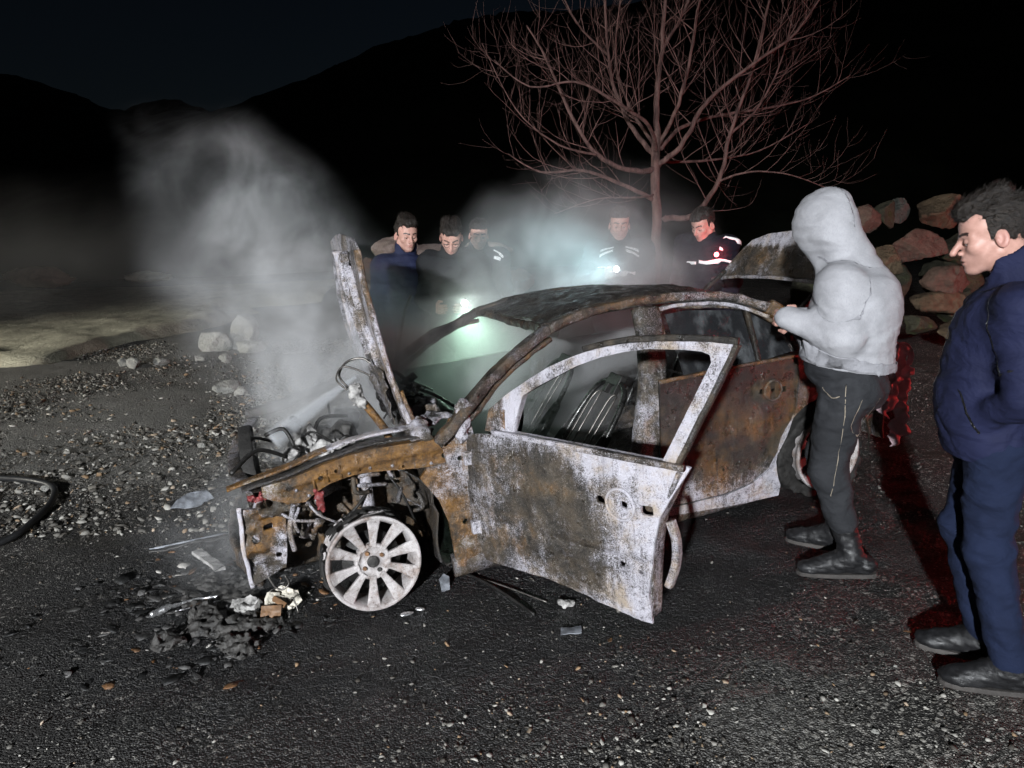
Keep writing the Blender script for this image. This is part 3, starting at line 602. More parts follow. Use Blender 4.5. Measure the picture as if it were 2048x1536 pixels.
# ------------------------------------------------------------------ tree
def tree():
    t = empty("bare_tree", (1.80, 9.0, gz(1.8, 9))); tag(t, "leafless spreading tree with many upswept twigs standing behind the wreck", "tree")
    base = Vector(t.location); rnd = random.Random(23)
    twig = MB()
    def limb(path, r0, r1, name="limb", depth=0):
        P = catmull(path, 5); n = len(P)
        rr = [r0 + (r1 - r0) * (i / (n - 1)) ** .8 for i in range(n)]
        P = [p + Vector((rnd.uniform(-1, 1), rnd.uniform(-1, 1), rnd.uniform(-1, 1))) * rr[i] * .35 for i, p in enumerate(P)]
        return P, rr
    def grow(P, rr, lvl, mb, spread):
        n = len(P)
        if lvl == 0: return
        L = sum((P[i + 1] - P[i]).length for i in range(n - 1)); cnt = int(L * (6.2 if lvl == 2 else 6.0)) + 1
        for _ in range(cnt):
            k = rnd.uniform(.22, .98); i = min(n - 2, int(k * (n - 1))); p = P[i].lerp(P[i + 1], k * (n - 1) - i); r = rr[i]
            d = (P[i + 1] - P[i]).normalized(); side = Vector((rnd.gauss(0, 1), rnd.gauss(0, .8), rnd.gauss(0.25, .6))); side = (side - d * side.dot(d)).normalized()
            dirv = (d * rnd.uniform(.35, .9) + side * rnd.uniform(.5, 1.0)).normalized()
            ln = (rnd.uniform(.45, 1.15) if lvl == 2 else rnd.uniform(.18, .6)) * (1.15 - .45 * k)
            q = [p]; dv = dirv.copy(); m = 6
            for j in range(m):
                dv = (dv + Vector((rnd.gauss(0, .12), rnd.gauss(0, .12), .11 + rnd.gauss(0, .10)))).normalized(); q.append(q[-1] + dv * ln / m)
            r0 = max(.0018, min(r * .45, .0075 if lvl == 2 else .0032))
            rs = [r0 + (.0009 - r0) * j / m for j in range(m + 1)]
            mb.tube(q, rs, 5 if lvl == 2 else 4, cap=False); grow(q, rs, lvl - 1, mb, spread)
    tr, rr = limb([(0, 0, -.3), (.03, 0, .7), (.02, .02, 1.5), (-.02, .0, 2.3), (-.03, 0, 2.75)], .074, .052)
    rr = [r * (1.35 if p.z < .1 else 1) for r, p in zip(rr, tr)]
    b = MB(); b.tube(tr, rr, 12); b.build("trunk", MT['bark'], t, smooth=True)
    limbs = [([(.08, 0, 1.72), (.42, -.1, 1.75), (.72, -.15, 2.15), (.82, -.15, 2.7), (1.05, -.1, 3.4), (1.30, .1, 4.4)], .055, .016),
      ([(-.02, 0, 2.3), (-.38, -.2, 2.28), (-.78, -.25, 2.45), (-1.12, -.2, 2.95), (-1.40, 0, 3.6), (-1.62, .2, 4.0)], .050, .012),
      ([(-.02, 0, 2.45), (-.28, .2, 2.8), (-.52, .3, 3.3), (-.62, .3, 3.8), (-.70, .4, 4.9)], .048, .016),
      ([(-.03, 0, 2.7), (-.02, .1, 3.2), (.02, .1, 3.7), (.02, .1, 4.1), (.12, .15, 5.2)], .055, .020),
      ([(.02, .1, 3.72), (.25, .2, 4.1), (.42, .25, 4.6), (.52, .3, 5.4)], .030, .014),
      ([(0, 0, 2.35), (.22, -.2, 2.55), (.50, -.3, 3.05), (.95, -.4, 3.42), (1.42, -.4, 3.75), (1.8, -.3, 4.3)], .050, .011),
      ([(.02, 0, 2.55), (.35, .3, 2.85), (.85, .5, 3.02), (1.45, .6, 3.12), (2.05, .6, 3.25), (2.5, .5, 3.5)], .040, .008),
      ([(-.04, 0, 1.95), (-.45, -.1, 2.12), (-.95, -.1, 2.28), (-1.45, 0, 2.28), (-1.85, .1, 2.5)], .042, .008),
      ([(-.02, 0, 2.5), (-.2, -.4, 2.75), (-.62, -.7, 2.95), (-1.1, -.8, 3.15), (-1.6, -.8, 3.1), (-2.0, -.7, 3.4)], .036, .007),
      ([(.0, 0, 2.6), (.14, -.35, 3.0), (.22, -.5, 3.5), (.30, -.55, 4.2), (.45, -.5, 5.0)], .036, .009),
      ([(.0, .1, 2.4), (.35, .5, 2.45), (.9, .7, 2.5), (1.5, .8, 2.62), (2.1, .7, 2.95)], .034, .007),
      ([(-.02, .1, 2.6), (-.25, .6, 3.1), (-.45, .8, 3.8), (-.35, .9, 4.8)], .034, .010),
      ([(.72, -.15, 2.15), (1.05, -.3, 2.25), (1.5, -.4, 2.2), (2.0, -.3, 2.05)], .020, .005),
      ([(-.78, -.25, 2.45), (-1.25, -.35, 2.55), (-1.75, -.3, 2.95), (-2.15, -.2, 3.7)], .022, .005),
      ([(-.62, .3, 3.7), (-1.0, .4, 4.1), (-1.3, .5, 4.7)], .022, .008),
      ([(.82, -.15, 2.7), (1.2, 0, 3.05), (1.5, .1, 3.7), (1.65, .2, 4.6)], .024, .007),
      ([(-.04, 0, 2.0), (-.3, -.3, 1.95), (-.8, -.5, 1.92), (-1.3, -.5, 1.75)], .022, .004)]
    for path, r0, r1 in limbs:
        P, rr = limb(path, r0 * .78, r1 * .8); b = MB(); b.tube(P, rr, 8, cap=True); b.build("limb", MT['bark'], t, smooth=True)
        grow(P, rr, 2, twig, 1.0)
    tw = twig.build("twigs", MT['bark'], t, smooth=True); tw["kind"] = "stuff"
tree()
# ------------------------------------------------------------------ burnt car  (local axes: x forward, y towards the near side, z up; z = 0 at wheel-centre height)
CAR = bpy.data.objects.new("burnt_car", None); COL.objects.link(CAR)
CU = Vector((-0.93628, -0.33722, -0.09829)); CV = Vector((0.33886, -0.94084, 0.0)); CWv = CU.cross(CV); CO = Vector((0.30776, 4.19269, 0.34742))
CAR.matrix_world = Matrix(((CU.x, CV.x, CWv.x, CO.x), (CU.y, CV.y, CWv.y, CO.y), (CU.z, CV.z, CWv.z, CO.z), (0, 0, 0, 1)))
tag(CAR, "burnt-out saloon car with raised bonnet and boot and a scorched front door standing open", "car")
def cw(u, v, w): return CO + CU * u + CV * v + CWv * w
BM = MT['burnt']
def nz(p, s, a): return Vector(mnoise.noise_vector(Vector(p) * s)) * a
def n1(p, s): return mnoise.fractal(Vector(p) * s, 0.6, 2.0, 4)
def part(mb, name, mat=None, burn=(.3, .3, .3), parent=None, **k): return mb.build(name, mat or BM, parent or CAR, burn=burn, **k)
def sweep(name, path, sec, burn, k=8, parent=None, r=1.0, jit=0.006, up=(0, 1, 0), mat=None):
    P = catmull(path, k); mb = MB(); mb.tube(P, r, sec=sec, up=up)
    mb.V = [Vector(p) + nz(p, 14, jit) + nz(p, 45, jit * .35) for p in mb.V]
    return part(mb, name, mat, burn, parent, smooth=True)
def rsec(a, b, n=5, p=0.55):   # rounded rectangle section, half sizes a (side) and b (up)
    out = []
    for i in range(4 * n):
        t = 2 * math.pi * i / (4 * n); c, s = math.cos(t), math.sin(t)
        out.append((a * math.copysign(abs(c) ** p, c), b * math.copysign(abs(s) ** p, s)))
    return out
def clampc(x): return max(0.0, min(1.0, x))
for sg in (1, -1):
    dz = 0.0 if sg > 0 else -0.028
    def S(pts): return [(u, v * sg, w + (dz if w > .8 else 0)) for u, v, w in pts]
    far = sg < 0
    sweep("windscreen_pillar", S([(.93, .79, .50), (.84, .79, .58), (.765, .775, .645), (.60, .705, .755), (.42, .650, .850), (.27, .605, .920)]), rsec(.027, .036, p=.4), lambda p, f=far: (clampc(.10 + .3 * n1(p, 7)) if not f else .0, .26 + (.15 if p.z < .7 else 0), .34 if not f else .55), jit=.008)
    # inner seam of the pillar, rust-red
    sweep("pillar_flange", S([(.86, .775, .52), (.735, .770, .600), (.585, .705, .712), (.42, .655, .800), (.26, .615, .865)]), rsec(.014, .018), (.05, .48, .28), jit=.006)
    sweep("roof_rail", S([(.27, .605, .920), (.06, .580, .968), (-.165, .568, .985), (-.42, .566, .987), (-.80, .585, .948), (-1.04, .640, .862)]), rsec(.024, .038, p=.35), lambda p, f=far: ((.16 + .2 * n1(p, 5) + (.14 if p.x < -.4 else 0)) if not f else .02, .44 if p.x < .1 else .36, .22 if not f else .55), jit=.008)
    sweep("rear_pillar", S([(-1.04, .640, .862), (-1.16, .69, .775), (-1.26, .73, .67), (-1.36, .76, .55)]), rsec(.045, .055), (.08, .62, .25), jit=.008)
    sweep("centre_pillar", S([(-.305, .585, .945), (-.285, .66, .76), (-.235, .735, .55), (-.175, .755, .30), (-.15, .755, .05), (-.15, .745, -.14)]), [(x, y) for x, y in rsec(.075, .040)], lambda p: (.50 + .1 * n1(p, 4) if p.z < .50 else .20, .24, .28), jit=.007, up=(0, 0, 1) if False else (0, 1, 0))
    sb = MB(); sb.tube(catmull(S([(.92, .73, -.155), (.3, .745, -.16), (-.4, .745, -.165), (-1.0, .74, -.165)]), 8), 1.0, sec=rsec(.050, .045), up=(0, 1, 0)); sb.V = [Vector(p) + nz(p, 8, .008) for p in sb.V]
    part(sb, "sill", None, (.28, .25, .4), smooth=True)
# windscreen header, rear header, roof skin
def roofw(u, v):
    t = np.interp(u, (-1.05, -.80, -.42, -.165, .06, .27), (.875, .958, .997, .995, .978, .930)); far = -0.024 * sstep(-v, -.3, .5)
    return float(t + .030 * (1 - (v / .58) ** 2) + far - .050 * math.exp(-((u - .12) / .30) ** 2 - ((v + .02) / .33) ** 2) + .012 * mnoise.fractal(Vector((u * 4, v * 4, 0)), .6, 2, 3))
panel("roof", [(.27, -.585), (.235, -.3), (.225, 0), (.24, .3), (.28, .585), (.06, .565), (-.165, .553), (-.42, .55), (-.80, .565), (-1.03, .60), (-1.05, .3), (-1.05, -.3), (-1.03, -.60), (-.80, -.565), (-.42, -.55), (-.165, -.553), (.06, -.565)], [], lambda x, y, d: (x, y, roofw(x, y) - d), .04, BM, CAR, .010, lambda p: (.06 + .25 * max(0, n1(p, 3)), .16, .62))
sweep("windscreen_header", [(.275, -.60, .890), (.225, -.3, .885), (.205, 0, .872), (.23, .3, .895), (.285, .60, .915)], rsec(.020, .022), (.06, .35, .5), jit=.008, up=(0, 0, 1))
sweep("rear_header", [(-1.03, -.61, .855), (-1.06, 0, .875), (-1.03, .61, .855)], rsec(.03, .02), (.05, .4, .5), up=(0, 0, 1))
# ---- rear doors, quarter panels
def bulge(w): return .012 * math.cos((w - .25) * 3.2)
def sidef(v0, sg=1, amp=.006):
    def f(x, y, d):
        p = Vector((x, sg * (v0 + bulge(y) - d), y)); return p + Vector((0, sg * amp * n1((x, y, v0), 4), 0))
    return f
def rd_burn(p):
    x, z = p.x, p.z; low = clampc((.12 - z) * 5 - abs(x + .35) * .2)
    return (clampc(-.12 + .66 * low + .10 * n1((x, 0, z), 4)), clampc(.38 + .25 * (-x - .35) + .25 * n1((x, 1, z), 3)), clampc(.56 - .60 * low - .22 * (-x - .5) + (.25 if z > .48 else 0)))
rd_out = [(-.245, .585), (-.7, .592), (-1.125, .588), (-1.116, .48), (-1.098, .315), (-1.03, .15), (-.918, -.016), (-.80, -.075), (-.632, -.105), (-.25, -.10), (-.235, .2)]
hc = (-.945, .431)
near_rd = panel("rear_door", rd_out, [rrect((hc[0] + .075, hc[1] + .004), .012, .014), rrect((hc[0] - .075, hc[1] - .006), .016, .016), rrect((hc[0], hc[1]), .013, .010)], sidef(.792), .03, BM, CAR, .012, rd_burn)
mb = MB(); mb.lathe([(.050, -.002), (.055, .004), (.058, .001), (.062, -.006)], 28, Matrix.Translation((hc[0], .812, hc[1])) @ Matrix.Rotation(-math.pi / 2, 4, 'X')); part(mb, "handle_ring", None, (.15, .55, .35), parent=near_rd, smooth=True)
sweep("rear_door_belt", [(-.245, .795, .592), (-.7, .803, .600), (-1.125, .795, .596)], rsec(.010, .011), (.1, .7, .3), jit=.003, up=(0, 1, 0), parent=near_rd)
sweep("rear_door_frame", [(-.36, .66, .80), (-.385, .592, .925), (-.55, .59, .925), (-.90, .625, .872), (-1.07, .69, .760), (-1.115, .77, .62)], rsec(.012, .014), (.30, .40, .35), jit=.005, parent=near_rd)
panel("smoke_pane", [(-.40, .60), (-.415, .90), (-.55, .905), (-.885, .862), (-.855, .60)], [], lambda x, y, d: Vector((x, .795 - (y - .60) * .60 - .012 - d, y)), .08, MT['smokepane'], near_rd, .004)  # added panes, standing in for the dark smoke filling the rear cabin
panel("quarter_smoke_pane", [(-.885, .60), (-.915, .855), (-1.06, .755), (-1.10, .62)], [], lambda x, y, d: Vector((x, .795 - (y - .60) * .60 - .012 - d, y)), .08, MT['smokepane'], near_rd, .004)
sweep("drip_channel", [(.24, .628, .905), (.05, .603, .950), (-.165, .592, .962), (-.42, .590, .962), (-.80, .610, .922), (-1.04, .668, .835)], rsec(.006, .006), (.0, .15, .9), jit=.002)
sweep("door_seal_ledge", [(-.36, .612, .935), (-.55, .612, .938), (-.80, .630, .905), (-1.02, .683, .815)], rsec(.010, .008), lambda p: (clampc(.75 + .5 * n1(p, 12)), .1, .15), jit=.004)
sweep("window_divider", [(-.905, .635, .865), (-.885, .72, .73), (-.865, .79, .60)], rsec(.014, .014), (.05, .3, .6), jit=.003, parent=near_rd)
for sg, ash in ((1, .72), (-1, .2)):
    arch = [(-1.302 + .335 * math.cos(a), .335 * math.sin(a)) for a in np.linspace(R(-24), R(190), 26)]
    out = [(-1.115, .605), (-1.122, .48), (-1.104, .315), (-1.036, .15), (-.922, -.022), (-.80, -.082), (-.632, -.112), (-.27, -.108), (-.27, -.150), (-.63, -.183), (-.985, -.197)] + arch + [(-1.64, .05), (-1.66, .20), (-1.68, .42), (-1.70, .58), (-1.66, .62), (-1.42, .63), (-1.36, .66), (-1.25, .70)]
    panel("quarter_panel", out, [], sidef(.797, sg), .035, BM, CAR, .012, lambda p, a=ash: ((a if p.z < .25 else a * .2) if p.x > -1.25 else .05, .40, (.05 if a > .5 and p.z < .3 else .35) if p.x > -1.25 else .75))
# ---- front door, open about 63 degrees on its front hinges
FD = bpy.data.objects.new("front_door", None); COL.objects.link(FD); FD.parent = CAR
FD.location = (.775, .80, 0); FD.rotation_euler = (0, 0, R(180 - 63)); FD.scale = (1, -1, 1)
FD["label"] = "ash-white front door hanging open on its front hinges"
def fdf(x, y, d):   # local x along the door from the hinge, z up, outer skin at -y... outer side faces the viewer
    b = .018 * math.cos((y - .22) * 3.0) - .010 * math.exp(-((y - .105 - .02 * x) / .012) ** 2) + .009 * n1((x, y, 1), 3.2) + .004 * n1((x, y, 5), 11)
    if x > .87: b -= .03 * ((x - .87) / .2) ** 2
    return Vector((x, b - d, y))
def fd_burn(p):
    x, z = p.x, p.z; nn = n1((x, 2, z), 3.5)
    edge = clampc((x - .42) * 1.7) * .62 + clampc((.0 - z) * 4) * .25 * (1 if x > .2 else .3) + clampc((z - .44) * 6) * .5 * clampc((x - .15) * 4)
    hole = .55 * math.exp(-((x - .58) / .20) ** 2 - ((z - .20) / .16) ** 2) + .35 * math.exp(-((x - .62) / .16) ** 2 - ((z + .01) / .09) ** 2)
    r = .22 + edge - hole + .28 * nn
    g = .30 * math.exp(-((x - .2) / .25) ** 2) + .28 * math.exp(-((x - .5) / .12) ** 2 - ((z - .36) / .05) ** 2) + .22 * math.exp(-((x - .4) / .25) ** 2 - ((z - .03) / .10) ** 2)
    return (clampc(r), clampc(g + .15 * n1((x, 7, z), 4)), clampc(.10 - .12 * x + (.12 if x < .12 else 0)))
fd_out = [(-.012, .50), (.0, .515), (.10, .535), (.206, .540), (.728, .542), (1.110, .540), (1.118, .535), (1.100, .500), (1.060, .431), (1.005, .330), (.980, .22), (.965, .10), (.945, -.02), (.952, -.135), (.90, -.140), (.70, -.120), (.42, -.100), (.12, -.118), (.02, -.125), (-.02, .02), (-.045, .20), (-.04, .38)]
skin = panel("door_skin", fd_out, [rrect((.748, .355), .020, .016, .008), rrect((.858, .357), .017, .014, .006), rrect((.958, .352), .024, .020, .008), rrect((.830, .093), .014, .012, .006), rrect((.915, .083), .010, .006, .003)], fdf, .018, BM, FD, .012, fd_burn)
mb = MB(); mb.lathe([(.060, -.004), (.062, .003), (.066, .003), (.070, -.005)], 40, Matrix.Translation((.845, .0265, .356)) @ Matrix.Rotation(-math.pi / 2, 4, 'X')); part(mb, "handle_recess_ring", None, (.9, .1, .05), parent=skin, smooth=True)
# inner shell and shut face
panel("door_inner_panel", [(.03, .50), (1.05, .50), (.98, .36), (.94, .20), (.92, -.10), (.05, -.09)], [circ((.45, .2), .12), circ((.72, .18), .08)], lambda x, y, d: Vector((x, -.085 - d + .006 * n1((x, y, 3), 5), y)), .05, BM, FD, .008, (.2, .4, .4))
mb = MB(); mb.tube(catmull([(1.085, -.045, .52), (1.045, -.05, .43), (.985, -.05, .30), (.955, -.05, .12), (.935, -.05, -.12)], 6), 1.0, sec=rsec(.040, .010), up=(1, 0, 0)); part(mb, "shut_face", None, lambda p: (.45, .40, .1), parent=FD, smooth=True)
mb = MB(); mb.tube(catmull([(1.02, -.055, .30), (1.035, -.065, .22), (1.03, -.065, .12), (1.00, -.055, .02)], 6), 1.0, sec=rsec(.020, .016), up=(1, 0, 0)); part(mb, "latch_cover", None, (.62, .45, .0), parent=FD, smooth=True)
mb = MB(); mb.tube(catmull([(.02, -.045, .49), (-.03, -.045, .3), (-.01, -.045, .05), (.03, -.045, -.11)], 6), 1.0, sec=rsec(.040, .010), up=(1, 0, 0)); part(mb, "hinge_face", None, (.3, .5, .2), parent=FD, smooth=True)
wo = [(.10, .545), (.125, .645), (.24, .728), (.361, .800), (.47, .860), (.596, .912), (.70, .946), (.799, .970), (.98, .992), (1.194, 1.000), (1.288, .998), (1.075, .548)]
wi = [(.267, .556), (.330, .727), (.42, .778), (.516, .825), (.62, .876), (.732, .916), (.84, .944), (.949, .962), (1.10, .968), (1.165, .966), (1.196, .956), (1.203, .930), (1.026, .556)]
def frf(x, y, d):
    lean = -.16 * max(0, y - .545)      # the frame leans in above the belt
    return Vector((x, lean - d + .004 * n1((x, y, 9), 9), y))
frame = panel("window_frame", wo, [wi], frf, .022, BM, FD, .034, lambda p: (clampc(.78 + .25 * n1(p, 6) - (.5 if p.x < .22 else 0)), clampc(.55 if p.x < .25 else .1), clampc(.02 + (.15 if p.x < .2 else 0))))
sweep("belt_strip", [(.17, .018, .552), (.45, .022, .556), (.80, .022, .556), (1.125, .012, .553)], rsec(.012, .011), lambda p: (.75 if p.x < .72 else .30, .30, .0 if p.x < .72 else .25), jit=.002, parent=FD)
sweep("window_seal", [(.66, -.055, .945), (.80, -.062, .982), (.98, -.068, 1.004), (1.19, -.07, 1.012), (1.30, -.07, 1.008)], rsec(.012, .008), (.05, .25, .65), jit=.004, parent=FD)
sweep("rear_post_edge", [(1.295, -.075, .995), (1.19, -.045, .77), (1.082, -.02, .55)], rsec(.010, .018), (.15, .3, .4), jit=.003, parent=FD)
mb = MB(); mb.box((.215, -.012, .60), (.012, .008, .055)); part(mb, "mirror_mount", None, (.2, .9, .0), parent=FD, bevel=.003)
# ---- far doors, floor, firewall, dash
panel("far_door_panel", [(.765, .55), (.3, .56), (-.20, .565), (-.21, .2), (-.20, -.10), (.72, -.11), (.78, .2)], [], sidef(.79, -1), .06, BM, CAR, .04, (.05, .2, .7))
panel("far_rear_door_panel", rd_out, [], sidef(.79, -1), .06, BM, CAR, .04, (.05, .2, .7))
panel("floor_pan", [(.95, -.72), (.95, .72), (-1.1, .72), (-1.1, -.72)], [], lambda x, y, d: Vector((x, y, -.15 - d + .02 * n1((x, y, 2), 4) + .05 * math.exp(-(y / .12) ** 2))), .06, BM, CAR, .01, (.08, .25, .75))
panel("firewall", [(-.74, -.12), (.74, -.12), (.76, .50), (.3, .54), (-.3, .54), (-.76, .50)], [circ((.3, .25), .07), circ((-.2, .3), .1)], lambda x, y, d: Vector((.97 + d + .02 * n1((x, y, 0), 5), x, y)), .05, BM, CAR, .01, (.15, .3, .5))
panel("rear_bulkhead", [(-.72, -.1), (.72, -.1), (.72, .52), (-.72, .52)], [rrect((0, .2), .25, .12, .02)], lambda x, y, d: Vector((-1.12 - d - .10 * y + .02 * n1((x, y, 0), 4), x, y)), .06, BM, CAR, .01, (.06, .3, .65))
panel("parcel_shelf", [(-1.15, -.68), (-1.15, .68), (-1.42, .70), (-1.42, -.70)], [circ((-1.28, .4), .07), circ((-1.28, -.4), .07)], lambda x, y, d: Vector((x, y, .56 - d + .012 * n1((x, y, 2), 5))), .05, BM, CAR, .01, (.08, .3, .6))
panel("rear_panel", [(-.72, -.15), (.50, -.15), (.50, .36), (-.72, .40)], [], lambda x, y, d: Vector((-2.08 + d + .02 * n1((x, y, 0), 4), x, y)), .06, BM, CAR, .01, (.3, .4, .3))
# cowl with burnt heaps
mb = MB(); mb.tube(catmull([(1.02, -.74, .50), (.985, -.3, .545), (.98, .2, .545), (1.00, .74, .505)], 6), 1.0, sec=rsec(.055, .018), up=(0, 0, 1)); mb.V = [Vector(p) + nz(p, 9, .02) for p in mb.V]; part(mb, "cowl", None, (.30, .35, .35), smooth=True)
def lump(name, lo, hi, prims, mat, amp=.02, sc=14, h=.009, parent=CAR, seed=1, burn=None):
    f = Field(lo, hi, h)
    for p in prims:
        if p[0] == 'e': f.ell(p[1], p[2], .02)
        else: f.cone(p[1], p[2], p[3], p[4], .015)
    f.disp(amp, sc, seed, 3); V, q = f.mesh(); return mk_np(name, V, q, mat, parent, burn=burn)
rr_ = random.Random(5)
lump("cowl_ash_heap", (.70, -.8, .40), (1.16, .86, .80), [('e', (.93 + rr_.uniform(-.08, .08), y, .545 + rr_.uniform(-.01, .03)), (rr_.uniform(.03, .08), rr_.uniform(.04, .10), rr_.uniform(.02, .05))) for y in np.linspace(-.70, .72, 22)], BM, .022, 22, .010, burn=lambda p: (.42 + .5 * n1(p, 9), .22, .35))
# crossbeam, steering column, wiper linkage
mb = MB(); mb.tube(catmull([(.72, -.74, .40), (.70, -.3, .43), (.70, .3, .43), (.72, .74, .40)], 5), .028, 10); mb.tube([(.80, .36, .26), (.60, .37, .33), (.47, .37, .36)], .020, 8); part(mb, "dash_crossbeam", MT['soot'], smooth=True)
mb = MB(); mb.lathe([(.165, 0), (.172, .010), (.182, 0), (.172, -.010)], 32, Matrix.Translation((.46, .37, .36)) @ Matrix.Rotation(R(62), 4, 'Y'), close=True)
for a in (20, 150, 270): mb.tube([(.46, .37, .36), Matrix.Translation((.46, .37, .36)) @ Matrix.Rotation(R(62), 4, 'Y') @ Vector((.172 * math.cos(R(a)), .172 * math.sin(R(a)), 0))], .010, 6)
part(mb, "steering_wheel_core", MT['seatm'], smooth=True)
mb = MB(); mb.tube(catmull([(.93, -.72, .60), (.88, -.35, .615), (.84, -.22, .56), (.74, -.05, .52), (.66, .12, .47)], 6), .011, 8); mb.tube([(.89, -.30, .62), (.78, -.30, .545), (.70, -.26, .50)], .007, 6); mb.box((.84, -.30, .575), (.055, .035, .022), Euler((.3, .5, .2)).to_matrix()); part(mb, "wiper_linkage", MT['seatm'], smooth=False, bevel=.004)
mb = MB(); mb.tube(catmull([(.80, -.82, .64), (.770, -.82, .74), (.738, -.82, .85), (.70, -.82, .95), (.650, -.82, 1.035)], 5), 1.0, sec=rsec(.010, .019), up=(0, 1, 0)); part(mb, "bent_door_frame_strip", None, (.20, .15, .45), smooth=True)
# ---- seats: bare frames
def seat(y0, y1, base_u, name):
    s = bpy.data.objects.new(name, None); COL.objects.link(s); s.parent = CAR; s["label"] = "bare burnt tube frame of a front seat"
    t = Vector((-.40, 0, .52)).normalized(); b0 = Vector((base_u, 0, .03))
    def P(k, y, off=0): return b0 + t * k + Vector((off, y, 0))
    m = MB()
    ym = (y0 + y1) / 2
    m.tube(catmull([P(.0, y0 + .03), P(.30, y0 + .015), P(.52, y0 + .05), P(.60, y0 + .12), P(.62, ym), P(.60, y1 - .12), P(.52, y1 - .05), P(.30, y1 - .015), P(.0, y1 - .03)], 7), .016, 9); m.build("back_hoop", MT['seatm'], s, smooth=True)
    for yy in (y0 + .11, y1 - .11):
        m = MB(); m.tube(catmull([P(.04, yy, .02), P(.30, yy, .025), P(.50, yy, .02), P(.54, yy + (.03 if yy < ym else -.03), .0), P(.50, yy + (.06 if yy < ym else -.06), .02), P(.1, yy + (.06 if yy < ym else -.06), .02)], 7), .0055, 6); m.build("spring_wire", MT['wire'], s, smooth=True)
    for yy in (y0 + .015, y1 - .015): m = MB(); m.tube([P(-.02, yy), P(.18, yy, .005), P(.34, yy)], [1.0, .8, .5], sec=rsec(.008, .055), up=(1, 0, 0)); m.build("side_plate", MT['soot'], s, bevel=.003)
    m = MB(); m.box(tuple(P(.625, ym)), (.02, .07, .032), Euler((0, -.65, 0)).to_matrix()); m.box(tuple(P(.60, ym - .05)), (.016, .018, .06), Euler((0, -.65, 0)).to_matrix()); m.box(tuple(P(.60, ym + .05)), (.016, .018, .06), Euler((0, -.65, 0)).to_matrix()); m.build("headrest_bracket", MT['soot'], s, bevel=.004)
    m = MB()
    for yy in (y0 + .03, y1 - .03): m.tube(catmull([(base_u + .03, yy, .02), (base_u + .25, yy, .06), (base_u + .45, yy, .10)], 4), .016, 8)
    m.tube([(base_u + .45, y0 + .03, .10), (base_u + .45, y1 - .03, .10)], .016, 8); m.tube([(base_u + .2, y0 + .03, .055), (base_u + .2, y1 - .03, .055)], .010, 8); m.build("cushion_frame", MT['seatm'], s, smooth=True)
    m = MB()
    for i in range(7):
        yy = y0 + .06 + i * (y1 - y0 - .12) / 6; m.tube(catmull([(base_u + .05 + j * .05, yy + (.012 if j % 2 else -.012), .075 + .02 * math.sin(j * 1.3 + i)) for j in range(9)], 3), .004, 5)
    m.build("cushion_springs", MT['wire'], s, smooth=True)
seat(.14, .60, .16, "driver_seat_frame"); seat(-.60, -.14, .14, "passenger_seat_frame")
mb = MB()
for y in (-.62, -.2, .2, .62): mb.tube(catmull([(-.80, y, .05), (-.95, y, .35), (-1.04, y * .98, .62)], 5), .012, 7)
for w_, u_ in ((.08, -.82), (.36, -.95), (.60, -1.03)): mb.tube([(u_, -.62, w_), (u_, .62, w_)], .010, 7)
mb.build("rear_seat_frame", MT['seatm'], CAR, smooth=True)
# ---- front end: fender rail, apron, strut, wheel arch
ft = [(.845, .520), (.958, .512), (1.10, .516), (1.211, .522), (1.34, .512), (1.455, .490), (1.611, .456), (1.72, .445)]
fb = [(1.72, .395), (1.62, .345), (1.548, .338), (1.50, .372), (1.438, .398), (1.36, .414), (1.285, .418), (1.19, .408), (1.101, .395), (1.0, .385), (.865, .372)]
rail = panel("fender_rail", ft + fb, [circ((.905, .478), .016, 14), circ((.90, .425), .017, 14), circ((1.47, .435), .013, 12), circ((1.40, .455), .008, 10), circ((1.10, .41), .007, 10)], lambda x, y, d: Vector((x, .765 - d + .012 * math.exp(-((y - .468 + .10 * max(0, x - 1.2)) / .016) ** 2) + .004 * n1((x, y, 4), 7), y)), .014, BM, CAR, .05, lambda p: (.02 + (.25 if p.x > 1.66 else 0), clampc(.80 + .3 * n1(p, 5)), .12 + (.25 if p.z > .508 else 0) + .2 * n1(p, 7)))
for i, u in enumerate((1.50, 1.44, 1.38, 1.30)):
    mb = MB(); w0 = np.interp(u, [1.1, 1.3, 1.45, 1.6], [.40, .42, .395, .345]); mb.tube([(u, .770, w0 + .012), (u + .004, .770, w0 + .07)], .006, 6); part(mb, "rail_rib", None, (.15, .85, 0), parent=rail, smooth=True)
for u, w in ((1.58, .40), (1.53, .365), (1.345, .43), (1.25, .435), (1.15, .425), (.97, .40), (1.62, .43)):
    mb = MB(); mb.lathe([(0, .006), (.006, .005), (.008, 0)], 10, Matrix.Translation((u, .768, w)) @ Matrix.Rotation(-math.pi / 2, 4, 'X')); part(mb, "rail_bolt", None, (.5, .4, .2), parent=rail, smooth=True)
sweep("bonnet_channel", [(.95, .735, .530), (1.10, .735, .535), (1.25, .735, .540), (1.45, .735, .508), (1.62, .74, .470), (1.80, .745, .445)], rsec(.026, .008), (.22, .12, .55), jit=.004, up=(0, 0, 1), parent=rail)
sweep("inner_flange", [(1.02, .665, .560), (1.15, .66, .562), (1.30, .665, .555), (1.45, .68, .530), (1.60, .70, .498), (1.86, .715, .452)], rsec(.030, .008), lambda p: (clampc(.62 + .3 * n1(p, 14)) if p.x < 1.42 else .12, .30 if p.x < 1.42 else .8, .05), jit=.004, up=(0, 0, 1), parent=rail)
sweep("far_fender_rail", [(.95, -.74, .52), (1.25, -.74, .53), (1.5, -.74, .48), (1.80, -.74, .43)], rsec(.03, .045), (.2, .3, .5), up=(0, 1, 0))
